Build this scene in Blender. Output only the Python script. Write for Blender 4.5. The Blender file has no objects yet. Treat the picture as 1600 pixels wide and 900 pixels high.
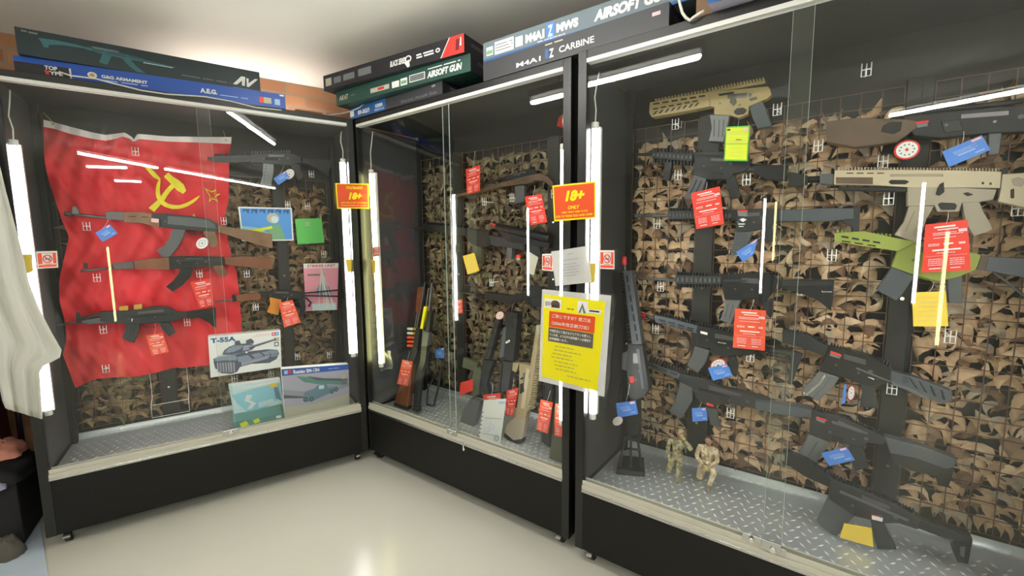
import bpy, bmesh, math, random
from mathutils import Vector, Matrix, noise
C = bpy.context.scene.collection
sc = bpy.context.scene
random.seed(7)
# ------------------------------------------------------------------ camera, world, exposure
F, PITCH, ROLL, EYE = 680.84, 0.109677, -0.00912, 1.35      # focal length in pixels of a 1600x900 frame
def ray(px, py):
    x = (px-800)/F; z = -(py-450)/F
    x, z = x*math.cos(ROLL)-z*math.sin(ROLL), x*math.sin(ROLL)+z*math.cos(ROLL)
    y = math.cos(PITCH)+z*math.sin(PITCH); z = -math.sin(PITCH)+z*math.cos(PITCH)
    return Vector((x, y, z))
cam = bpy.data.objects.new('camera', bpy.data.cameras.new('camera')); C.objects.link(cam)
cam.data.sensor_width = 36; cam.data.lens = 36*F/1600; cam.data.clip_start = 0.02
_f = ray(800, 450); _r = (ray(900, 450)-_f).normalized(); _u = (ray(800, 350)-_f).normalized()
cam.matrix_world = Matrix(((_r.x, _u.x, -_f.x, 0), (_r.y, _u.y, -_f.y, 0), (_r.z, _u.z, -_f.z, EYE), (0, 0, 0, 1)))
sc.camera = cam
sc.view_settings.view_transform = 'Standard'; sc.view_settings.look = 'None'
sc.view_settings.gamma = 1; sc.view_settings.use_curve_mapping = False
sc.view_settings.exposure = 0.55
w = bpy.data.worlds.new('world'); sc.world = w; w.use_nodes = True
w.node_tree.nodes['Background'].inputs[0].default_value = (.5, .5, .48, 1)
w.node_tree.nodes['Background'].inputs[1].default_value = .15
sc.cycles.transparent_max_bounces = 32; sc.cycles.max_bounces = 10
sc.cycles.sample_clamp_indirect = 6
TUBE_POWER, YTUBE_POWER, CEIL_POWER = 38.0, 14.0, 74.0

# ------------------------------------------------------------------ frames: A = left case, B = middle, D = right case
class Frame:
    def __init__(s, yaw, d):
        s.yaw, s.d = yaw, d
        s.e = Vector((math.cos(yaw), -math.sin(yaw), 0)); s.n = Vector((math.sin(yaw), math.cos(yaw), 0))
    def w(s, p): return s.e*p[0]+s.n*(p[1]+s.d)+Vector((0, 0, p[2]))
    def at(s, px, py, dep):
        r = ray(px, py); t = (s.d+dep)/(r@s.n); return Vector(((r*t)@s.e, dep, r.z*t+EYE))
    def atz(s, px, py, z):
        r = ray(px, py); t = (z-EYE)/r.z; return Vector(((r*t)@s.e, (r*t)@s.n-s.d, z))
class WorldFrame(Frame):
    def __init__(s): s.yaw = 0; s.d = 0; s.e = Vector((1, 0, 0)); s.n = Vector((0, 1, 0))
FA, FB, FC, W = Frame(-.5965915, 2.638025), Frame(.6397741, 1.5448667), Frame(.6366328, 1.5288127), WorldFrame()

# ------------------------------------------------------------------ materials
MATS = {}
def mat(name, col, rough=.6, metal=0, emit=None, power=1, bump=None, noise_=None, spec=.5, alpha=None, trans=0):
    if name in MATS: return MATS[name]
    m = bpy.data.materials.new(name); m.use_nodes = True; nt = m.node_tree; b = nt.nodes['Principled BSDF']
    b.inputs['Base Color'].default_value = (*col, 1); b.inputs['Roughness'].default_value = rough
    b.inputs['Metallic'].default_value = metal; b.inputs['Specular IOR Level'].default_value = spec
    if emit:
        b.inputs['Emission Color'].default_value = (*emit, 1); b.inputs['Emission Strength'].default_value = power
    if noise_:
        sc_, amt, col2 = noise_
        tc = nt.nodes.new('ShaderNodeTexCoord'); n = nt.nodes.new('ShaderNodeTexNoise'); n.inputs['Scale'].default_value = sc_
        n.inputs['Detail'].default_value = 6
        r = nt.nodes.new('ShaderNodeValToRGB'); r.color_ramp.elements[0].position = .5-amt; r.color_ramp.elements[1].position = .5+amt
        r.color_ramp.elements[0].color = (*col, 1); r.color_ramp.elements[1].color = (*col2, 1)
        nt.links.new(tc.outputs['Object'], n.inputs['Vector']); nt.links.new(n.outputs['Fac'], r.inputs['Fac']); nt.links.new(r.outputs['Color'], b.inputs['Base Color'])
    if bump:
        tc = nt.nodes.new('ShaderNodeTexCoord'); n = nt.nodes.new('ShaderNodeTexNoise'); n.inputs['Scale'].default_value = bump[0]; n.inputs['Detail'].default_value = 5
        bp = nt.nodes.new('ShaderNodeBump'); bp.inputs['Strength'].default_value = bump[1]; bp.inputs['Distance'].default_value = .01
        nt.links.new(tc.outputs['Object'], n.inputs['Vector']); nt.links.new(n.outputs['Fac'], bp.inputs['Height']); nt.links.new(bp.outputs['Normal'], b.inputs['Normal'])
    MATS[name] = m; return m
def glassy(name, tint, refl=1.0, haze=0):
    m = bpy.data.materials.new(name); m.use_nodes = True; nt = m.node_tree
    for n in list(nt.nodes): nt.nodes.remove(n)
    o = nt.nodes.new('ShaderNodeOutputMaterial'); t = nt.nodes.new('ShaderNodeBsdfTransparent'); g = nt.nodes.new('ShaderNodeBsdfGlossy')
    t.inputs[0].default_value = (*tint, 1); g.inputs['Roughness'].default_value = 0.0
    lw = nt.nodes.new('ShaderNodeLayerWeight'); lw.inputs['Blend'].default_value = .5
    p = nt.nodes.new('ShaderNodeMath'); p.operation = 'POWER'; p.inputs[1].default_value = 5
    ma = nt.nodes.new('ShaderNodeMath'); ma.operation = 'MULTIPLY_ADD'; ma.inputs[1].default_value = .96*refl; ma.inputs[2].default_value = .036*refl; ma.use_clamp = True
    mx = nt.nodes.new('ShaderNodeMixShader')
    nt.links.new(lw.outputs['Facing'], p.inputs[0]); nt.links.new(p.outputs[0], ma.inputs[0]); nt.links.new(ma.outputs[0], mx.inputs[0])
    nt.links.new(t.outputs[0], mx.inputs[1]); nt.links.new(g.outputs[0], mx.inputs[2])
    last = mx.outputs[0]
    if haze:
        d = nt.nodes.new('ShaderNodeBsdfDiffuse'); d.inputs[0].default_value = (.8, .8, .78, 1); m2 = nt.nodes.new('ShaderNodeMixShader'); m2.inputs[0].default_value = haze
        nt.links.new(last, m2.inputs[1]); nt.links.new(d.outputs[0], m2.inputs[2]); last = m2.outputs[0]
    nt.links.new(last, o.inputs[0]); MATS[name] = m; return m
glassy('glass', (.97, .985, .975)); glassy('plastic_film', (.9, .9, .9), 1.3, .10); glassy('laminate', (.93, .93, .93), 1.0, .55)
mat('glass_edge', (.42, .50, .46), .25)
glassy('clear_film', (.95, .95, .95), 1.6, .06)
mat('frame_black', (.007, .007, .0065), .42); mat('board_black', (.020, .020, .018), .55, bump=(30, .05)); mat('side_board', (.045, .046, .048), .5)
mat('skirt_black', (.006, .006, .0052), .55, spec=.3); mat('alu_cream', (.60, .58, .50), .42, .15); mat('white_strip', (.75, .75, .72), .4)
mat('steel', (.6, .6, .6), .25, 1); mat('chrome', (.85, .85, .85), .12, 1); mat('rubber', (.02, .02, .02), .7)
mat('hook_white', (.95, .95, .95), .25, .0); mat('wire_dark', (.13, .075, .055), .45, .3)
mat('deck_worn_glint', (.78, .81, .84), .3, .15); mat('deck_steel', (.52, .55, .57), .30, .5, bump=(18, .03)); mat('plastic_white', (.75, .75, .7), .4)  # tread lozenges: worn metal, with bright glints put into the paler colour
mat('tube_white', (1, 1, 1), .4, emit=(1, .985, .95), power=TUBE_POWER); mat('tube_yellow', (1, 1, .8), .4, emit=(1, .95, .42), power=YTUBE_POWER)
mat('tube_added', (1, 1, 1), .4, emit=(1, .95, .86), power=34.0)  # emission of the added tube hidden behind the left case
mat('tube_ceiling', (1, 1, 1), .4, emit=(1, .99, .93), power=CEIL_POWER)
mat('gun_black', (.013, .014, .016), .40, spec=.35, bump=(60, .015)); mat('gun_dark', (.026, .028, .031), .38, spec=.35); mat('gun_grey', (.095, .10, .108), .38, .2); mat('gun_blue', (.075, .084, .10), .4, .2)
mat('gun_recess_shade', (.006, .006, .007), .5); mat('steel_dark', (.13, .12, .125), .32, .7); mat('mag_grey', (.17, .175, .18), .42, .4)
mat('wood', (.15, .075, .035), .42, noise_=(14, .25, (.24, .13, .07))); mat('wood_red', (.13, .04, .018), .38, noise_=(14, .25, (.22, .08, .035)))
mat('wood_dark', (.06, .035, .022), .42, noise_=(12, .25, (.14, .085, .05)))
mat('tan', (.34, .27, .15), .5); mat('tan_light', (.50, .42, .29), .5); mat('tan_grey', (.34, .29, .22), .5); mat('tan_gold', (.36, .27, .11), .45)
mat('lime', (.27, .32, .055), .5); mat('olive', (.08, .085, .05), .55); mat('bakelite', (.55, .20, .02), .35); mat('brass', (.55, .32, .06), .35, .3)
mat('paper_red', (.72, .035, .018), .5); mat('paper_orange', (.80, .085, .035), .5); mat('paper_yellow', (.85, .60, .06), .5); mat('paper_lime', (.72, .80, .02), .5); mat('green_edge', (.12, .5, .04), .5)
mat('paper_blue', (.07, .22, .68), .4); mat('paper_white', (.8, .8, .78), .5); mat('ink_white', (.85, .8, .78), .5); mat('ink_pink', (.85, .5, .55), .5); mat('ink_black', (.02, .02, .02), .5)
mat('ink_lightblue', (.4, .55, .85), .5); mat('pure_yellow', (.85, .75, .0), .45); mat('sign_yellow', (.90, .72, .0), .45); mat('sign_red', (.70, .07, .01), .45); mat('red_plain', (.65, .03, .02), .5)
mat('pink', (.78, .30, .40), .5); mat('green_sheet', (.10, .50, .10), .5); mat('string', (.7, .7, .68), .6); mat('red_muzzle', (.6, .03, .04), .4)
mat('cyan', (.30, .62, .74), .5); mat('sky_blue', (.08, .30, .75), .5); mat('pale_blue', (.60, .76, .80), .5); mat('slate', (.22, .27, .36), .5); mat('slate_dark', (.08, .09, .13), .5); mat('mauve', (.42, .40, .52), .5); mat('sand', (.5, .48, .38), .5)
mat('cloud_grey', (.30, .31, .40), .5); mat('sea_green', (.10, .26, .24), .5); mat('steel_blue', (.13, .24, .33), .5); mat('grass', (.18, .38, .2), .5)
mat('box_green', (.006, .021, .025), .4); mat('box_green2', (.018, .065, .05), .4); mat('box_blue', (.006, .075, .42), .38); mat('box_black', (.012, .012, .016), .45); mat('box_grey', (.035, .036, .042), .45)
mat('box_slate', (.14, .18, .21), .4); mat('box_navy', (.02, .10, .30), .4); mat('cardboard', (.22, .13, .07), .7); mat('box_teal', (.03, .13, .15), .45); mat('ink_grey', (.16, .17, .18), .5)
mat('flag_red', (.70, .012, .025), .55); mat('flag_hem', (.88, .80, .80), .6); mat('flag_yellow', (.85, .72, .02), .5)
mat('cloth_white', (.70, .70, .64), .75, bump=(8, .3)); mat('cable_white', (.75, .75, .66), .5); mat('skin', (.45, .24, .15), .6); mat('hair', (.03, .02, .015), .7)
mat('camo_green', (.20, .18, .10), .8, noise_=(60, .06, (.50, .44, .27))); mat('camo_tan', (.72, .62, .42), .8, noise_=(70, .05, (.46, .33, .20))); mat('glove', (.55, .46, .2), .7); mat('boot', (.26, .2, .12), .7)
mat('sheet_floor', (.62, .72, .85), .4); mat('maroon', (.13, .012, .016), .8, bump=(6, .4)); mat('red_jacket', (.30, .02, .03), .8, bump=(6, .4)); mat('black_cloth', (.012, .012, .014), .85, bump=(10, .4)); mat('salmon', (.55, .22, .16), .8); mat('grey_cloth', (.10, .09, .075), .85)
mat('lavender', (.40, .36, .48), .7)
for i, (a, b) in enumerate([((.74, .50, .31), (.58, .38, .23)), ((.46, .29, .17), (.62, .42, .26)), ((.18, .10, .06), (.30, .18, .11)), ((.38, .31, .24), (.50, .40, .29)), ((.82, .62, .42), (.64, .45, .30))]):
    mat('net_tan_%d' % i, a, .8, noise_=(25, .1, b))
for nm_, pal_ in (('net_brown', [((.38, .25, .14), (.24, .15, .085)), ((.19, .12, .065), (.28, .18, .105)), ((.085, .056, .034), (.13, .09, .054)), ((.17, .145, .08), (.25, .21, .11)), ((.46, .33, .20), (.32, .22, .13))]),
                  ('net_olive', [((.30, .23, .14), (.19, .145, .085)), ((.14, .11, .065), (.21, .165, .10)), ((.06, .048, .033), (.095, .075, .05)), ((.15, .145, .075), (.22, .205, .11)), ((.40, .32, .20), (.27, .21, .13))])):
    for i, (a, b) in enumerate(pal_): mat(nm_+'_%d' % i, a, .8, noise_=(25, .1, b))
def floor_mat():
    m = mat('floor_paint', (.66, .645, .56), .2, noise_=(1.1, .3, (.69, .675, .60)), spec=.4)
    nt = m.node_tree; b = nt.nodes['Principled BSDF']
    tc = nt.nodes.new('ShaderNodeTexCoord'); n = nt.nodes.new('ShaderNodeTexNoise'); n.inputs['Scale'].default_value = 5
    r = nt.nodes.new('ShaderNodeMapRange'); r.inputs[3].default_value = .17; r.inputs[4].default_value = .25
    nt.links.new(tc.outputs['Object'], n.inputs['Vector']); nt.links.new(n.outputs['Fac'], r.inputs[0]); nt.links.new(r.outputs[0], b.inputs['Roughness'])
    bp = nt.nodes.new('ShaderNodeBump'); bp.inputs['Strength'].default_value = .03; bp.inputs['Distance'].default_value = .01
    n2 = nt.nodes.new('ShaderNodeTexNoise'); n2.inputs['Scale'].default_value = 9
    nt.links.new(tc.outputs['Object'], n2.inputs['Vector']); nt.links.new(n2.outputs['Fac'], bp.inputs['Height']); nt.links.new(bp.outputs['Normal'], b.inputs['Normal'])
floor_mat()
mat('wall_paint', (.42, .42, .38), .8); mat('ceiling_paint', (.74, .74, .69), .55, bump=(2.0, .05))
def brick_mat():
    m = mat('brick', (.4, .2, .1), .8); nt = m.node_tree; b = nt.nodes['Principled BSDF']
    tc = nt.nodes.new('ShaderNodeTexCoord'); mp = nt.nodes.new('ShaderNodeMapping'); mp.inputs['Rotation'].default_value = (math.pi/2, 0, 0)
    br = nt.nodes.new('ShaderNodeTexBrick'); br.inputs['Color1'].default_value = (.42, .20, .10, 1); br.inputs['Color2'].default_value = (.28, .12, .06, 1); br.inputs['Mortar'].default_value = (.30, .2, .13, 1)
    br.inputs['Scale'].default_value = 1; br.inputs['Brick Width'].default_value = .23; br.inputs['Row Height'].default_value = .075; br.inputs['Mortar Size'].default_value = .008
    nt.links.new(tc.outputs['Object'], mp.inputs[0]); nt.links.new(mp.outputs[0], br.inputs[0]); nt.links.new(br.outputs[0], b.inputs['Base Color'])
brick_mat()

# ------------------------------------------------------------------ mesh building
class Part:
    def __init__(s, name, frame, bevel=0, label=None):
        s.name, s.fr, s.bevel, s.label = name, frame, bevel, label
        s.v, s.f, s.m, s.sm, s.mats, s.kids, s.kind = [], [], [], [], [], [], None
    def mi(s, m):
        if m not in s.mats: s.mats.append(m)
        return s.mats.index(m)
    def add(s, vs, fs, m, smooth=False):
        k = len(s.v); s.v += [Vector(p) for p in vs]; i = s.mi(m)
        for f in fs: s.f.append([k+j for j in f]); s.m.append(i); s.sm.append(smooth)
        return s
    def box(s, a, b, m):
        (x0, y0, z0), (x1, y1, z1) = a, b
        if x0 > x1: x0, x1 = x1, x0
        if y0 > y1: y0, y1 = y1, y0
        if z0 > z1: z0, z1 = z1, z0
        return s.add([(x0, y0, z0), (x1, y0, z0), (x1, y1, z0), (x0, y1, z0), (x0, y0, z1), (x1, y0, z1), (x1, y1, z1), (x0, y1, z1)],
                     [(0, 3, 2, 1), (4, 5, 6, 7), (0, 1, 5, 4), (1, 2, 6, 5), (2, 3, 7, 6), (3, 0, 4, 7)], m)
    def hexa(s, q, off, m):       # a quad and its copy moved by off
        off = Vector(off); q = [Vector(p) for p in q]
        return s.prism(q, off, m)
    def prism(s, pts, off, m, smooth=False):
        off = Vector(off); n = len(pts); P = [Vector(p) for p in pts]
        vs = P+[p+off for p in P]
        nor = Vector((0, 0, 0))
        for i in range(n): nor += P[i].cross(P[(i+1) % n])
        flip = nor.dot(off) > 0
        fs = [list(range(n)), list(range(2*n-1, n-1, -1))]+[[i, i+n, (i+1) % n+n, (i+1) % n] for i in range(n)]
        if flip: fs = [f[::-1] for f in fs]
        return s.add(vs, fs, m, smooth)
    def tube(s, a, b, r, m, n=12, r2=None):
        a, b = Vector(a), Vector(b); d = (b-a).normalized(); x = d.orthogonal().normalized(); y = d.cross(x); r2 = r if r2 is None else r2
        vs = [a+(x*math.cos(2*math.pi*i/n)+y*math.sin(2*math.pi*i/n))*r for i in range(n)]+[b+(x*math.cos(2*math.pi*i/n)+y*math.sin(2*math.pi*i/n))*r2 for i in range(n)]
        s.add(vs, [(i, (i+1) % n, (i+1) % n+n, i+n) for i in range(n)], m, True)
        k = len(s.v)-2*n; i = s.mi(m)
        s.f += [[k+j for j in range(n-1, -1, -1)], [k+n+j for j in range(n)]]; s.m += [i, i]; s.sm += [False, False]
        return s
    def path(s, pts, r, m, n=6):
        pts = [Vector(p) for p in pts]; rings = []; up = None
        for i, p in enumerate(pts):
            d = (pts[min(i+1, len(pts)-1)]-pts[max(i-1, 0)]).normalized()
            if up is None: up = d.orthogonal().normalized()
            x = (up-d*up.dot(d))
            x = x.normalized() if x.length > 1e-6 else d.orthogonal().normalized(); up = x; y = d.cross(x)
            rings.append([p+(x*math.cos(2*math.pi*j/n)+y*math.sin(2*math.pi*j/n))*r for j in range(n)])
        vs = [v for g in rings for v in g]; fs = []
        for i in range(len(pts)-1):
            for j in range(n): fs.append((i*n+j, i*n+(j+1) % n, (i+1)*n+(j+1) % n, (i+1)*n+j))
        fs += [tuple(range(n-1, -1, -1)), tuple((len(pts)-1)*n+j for j in range(n))]
        return s.add(vs, fs, m, True)
    def grid(s, P, m, thick=None):      # P[r][c] points
        R, K = len(P), len(P[0]); vs = [p for row in P for p in row]
        fs = [(r*K+c, (r+1)*K+c, (r+1)*K+c+1, r*K+c+1) for r in range(R-1) for c in range(K-1)]
        return s.add(vs, fs, m, True)
    def part(s, name, bevel=0, label=None):
        p = Part(name, s.fr, bevel, label); s.kids.append(p); return p
    def mesh(s, base):
        me = bpy.data.meshes.new(s.name); me.from_pydata([p-base for p in s.v], [], s.f)
        for m in s.mats: me.materials.append(MATS[m])
        me.polygons.foreach_set('material_index', s.m); me.polygons.foreach_set('use_smooth', s.sm); me.update()
        return me
    def allv(s):
        r = list(s.v)
        for k in s.kids: r += k.allv()
        return r
    def done(s, label=None, cat=None, group=None, kind=None, base=None):
        V = s.allv()
        zmin = min(p.z for p in V)
        if base is None:
            base = Vector(((min(p.x for p in V)+max(p.x for p in V))/2, (min(p.y for p in V)+max(p.y for p in V))/2, zmin))
        def build(p, parent):
            if p.v:
                o = bpy.data.objects.new(p.name, p.mesh(base))
                if p.bevel:
                    b = o.modifiers.new('bevel', 'BEVEL'); b.width = p.bevel; b.segments = 2; b.limit_method = 'ANGLE'; b.angle_limit = math.radians(40)
            else: o = bpy.data.objects.new(p.name, None); o.empty_display_size = .05
            C.objects.link(o); o.parent = parent
            if p.label: o['label'] = p.label
            if p.kind: o['kind'] = p.kind
            for k in p.kids: build(k, o)
            return o
        root = build(s, None)
        root.location = s.fr.w(base); root.rotation_euler = (0, 0, -s.fr.yaw)
        if label: root['label'] = label
        if cat: root['category'] = cat
        if group: root['group'] = group
        if kind: root['kind'] = kind
        return root
def Thing(name, fr, bevel=0): return Part(name, fr, bevel)
def copy_thing(o, loc, label=None, rot=None):
    c = o.copy(); C.objects.link(c); c.location = loc
    if rot is not None: c.rotation_euler = rot
    for ch in list(o.children):
        d = ch.copy(); C.objects.link(d); d.parent = c
        for g in list(ch.children):
            e = g.copy(); C.objects.link(e); e.parent = d
    if label: c['label'] = label
    return c
_txt = {}
def textmesh(t, bold=0, shear=0):
    key = (t, bold, shear)
    if key in _txt: return _txt[key]
    cu = bpy.data.curves.new('t', 'FONT'); cu.body = t; cu.offset = bold; cu.shear = shear; cu.resolution_u = 3
    ob = bpy.data.objects.new('t', cu); C.objects.link(ob); bpy.context.view_layer.update()
    me = ob.evaluated_get(bpy.context.evaluated_depsgraph_get()).to_mesh()
    vs = [(v.co.x, v.co.y) for v in me.vertices]; fs = [list(p.vertices) for p in me.polygons]
    ob.evaluated_get(bpy.context.evaluated_depsgraph_get()).to_mesh_clear()
    bpy.data.objects.remove(ob); bpy.data.curves.remove(cu)
    x0, x1 = min(v[0] for v in vs), max(v[0] for v in vs); y0, y1 = min(v[1] for v in vs), max(v[1] for v in vs)
    vs = [((x-x0)/(x1-x0), (y1-y)/(y1-y0)) for x, y in vs]
    _txt[key] = (vs, fs); return _txt[key]
class Face:        # a quad (TL, TR, BR, BL) that marks can be laid on; x to the right, y down, both 0..1
    def __init__(s, q, out):
        s.q = [Vector(p) for p in q]; s.out = Vector(out).normalized()
    def at(s, x, y, k=1):
        a, b, c, d = s.q; return a*(1-x)*(1-y)+b*x*(1-y)+c*x*y+d*(1-x)*y+s.out*.0007*k
    def poly(s, part, pts, m, k=1): part.add([s.at(x, y, k) for x, y in pts], [list(range(len(pts)))], m)
    def rect(s, part, x0, y0, x1, y1, m, k=1): s.poly(part, [(x0, y0), (x0, y1), (x1, y1), (x1, y0)], m, k)
    def text(s, part, t, x0, y0, x1, y1, m, k=2, bold=0.02, shear=0, dy=0):
        vs, fs = textmesh(t, bold, shear)
        part.add([s.at(x0+(x1-x0)*x, y0+(y1-y0)*y+dy*x, k) for x, y in vs], fs, m)
    def ring(s, part, x, y, r, w, m, k=2, asp=1, n=20):
        vs = []
        for i in range(n):
            a = 2*math.pi*i/n
            vs += [s.at(x+r*math.cos(a), y+r*asp*math.sin(a), k), s.at(x+(r-w)*math.cos(a), y+(r-w)*asp*math.sin(a), k)]
        part.add(vs, [(2*i, 2*i+1, (2*i+3) % (2*n), (2*i+2) % (2*n)) for i in range(n)], m)
    def disc(s, part, x, y, r, m, k=1, asp=1, n=20):
        s.poly(part, [(x+r*math.cos(2*math.pi*i/n), y-r*asp*math.sin(2*math.pi*i/n)) for i in range(n)], m, k)
    def lines(s, part, x0, x1, ys, h, m, k=2, jag=.0):     # rows of small print
        for y in ys:
            x = x0+random.random()*jag; xe = x1-random.random()*jag*2
            while x < xe:
                w_ = min(.03+random.random()*.07, xe-x); s.rect(part, x, y, x+w_, y+h, m, k); x += w_+.012
def quad(fr, pts, dep):
    return [fr.at(x, y, dep(x, y) if callable(dep) else dep) for x, y in pts]

# ------------------------------------------------------------------ room shell
def isect(p, d, q, e):
    den = d.x*e.y-d.y*e.x; t = ((q.x-p.x)*e.y-(q.y-p.y)*e.x)/den; return p+d*t
DW = .68
P0 = isect(FA.w((0, DW, 0)), FA.e, FB.w((0, DW, 0)), FB.e)
P1 = P0-FA.e*6.6; P3 = P0+FB.e*7.8; P2 = P1+P3-P0
HC = 2.40
def wall(name, a, b, m):
    d = (b-a).normalized(); n = Vector((-d.y, d.x, 0)); yaw = math.atan2(d.y, d.x)
    p = Part(name, W); L = (b-a).length
    p.box((0, 0, 0), (L, .1, HC), m); o = bpy.data.objects.new(name, p.mesh(Vector((0, 0, 0)))); C.objects.link(o)
    o.location = a; o.rotation_euler = (0, 0, yaw); o['kind'] = 'structure'
wall('wall_left', P1, P0, 'brick'); wall('wall_right', P0, P3, 'brick'); wall('wall_back', P3, P2, 'wall_paint'); wall('wall_front', P2, P1, 'wall_paint')
def slab(name, z0, z1, m):
    p = Part(name, W); c = (P0+P2)/2
    ring_ = [c+(q-c)*1.03 for q in (P0, P1, P2, P3)]
    p.prism([(q.x, q.y, z0) for q in ring_], (0, 0, z1-z0), m); o = bpy.data.objects.new(name, p.mesh(Vector((0, 0, 0)))); C.objects.link(o); o['kind'] = 'structure'
slab('floor', -.1, 0, 'floor_paint'); slab('ceiling', HC, HC+.1, 'ceiling_paint')

# ------------------------------------------------------------------ lamps under the ceiling (their mirror images show in the glass)
def ceiling_lamp(a, b, label):
    a, b = Vector(a), Vector(b); t = Thing('ceiling_lamp', W); d = (b-a).normalized(); s = Vector((-d.y, d.x, 0))*.035
    h = t.part('housing', .004); h.prism([a+s+Vector((0, 0, .03)), b+s+Vector((0, 0, .03)), b-s+Vector((0, 0, .03)), a-s+Vector((0, 0, .03))], (0, 0, .04), 'plastic_white')
    for k in (.2, .8):
        q = a+(b-a)*k; t.part('hanging_rod').tube(q+Vector((0, 0, .069)), (q.x, q.y, HC), .004, 'steel', 8)
    for e in (a, b):
        k = t.part('socket'); k.box((e.x-.012, e.y-.012, a.z-.014), (e.x+.012, e.y+.012, a.z+.031), 'plastic_white')
    t.part('tube').tube(a, b, .013, 'tube_ceiling', 12)
    t.done(label, 'ceiling lamp', 'bare tube lamps under the ceiling')
def mirrored(fr, p, z):
    q = fr.atz(*p, z); return fr.w((q.x, -q.y, q.z))
ZL = 2.225
ceiling_lamp(mirrored(FC, (818, 157), ZL), mirrored(FC, (1097, 86), ZL), 'white tube lamp under the ceiling whose long streak reflects across the two right-hand cases')
ceiling_lamp(mirrored(FA, (117, 238), ZL), mirrored(FA, (246, 262), ZL), 'tube lamp whose reflection is the left half of the long streak on the red flag')
ceiling_lamp(mirrored(FA, (254, 263), ZL), mirrored(FA, (430, 294), ZL), 'tube lamp whose reflection is the right half of the streak beside the red flag')
ceiling_lamp(mirrored(FA, (134, 260), ZL), mirrored(FA, (200, 262), ZL), 'tube lamp whose reflection is the thin short line near the flag top left')
ceiling_lamp(mirrored(FA, (178, 282), ZL), mirrored(FA, (222, 284), ZL), 'tube lamp whose reflection is the short thick dash on the red flag')

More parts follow.
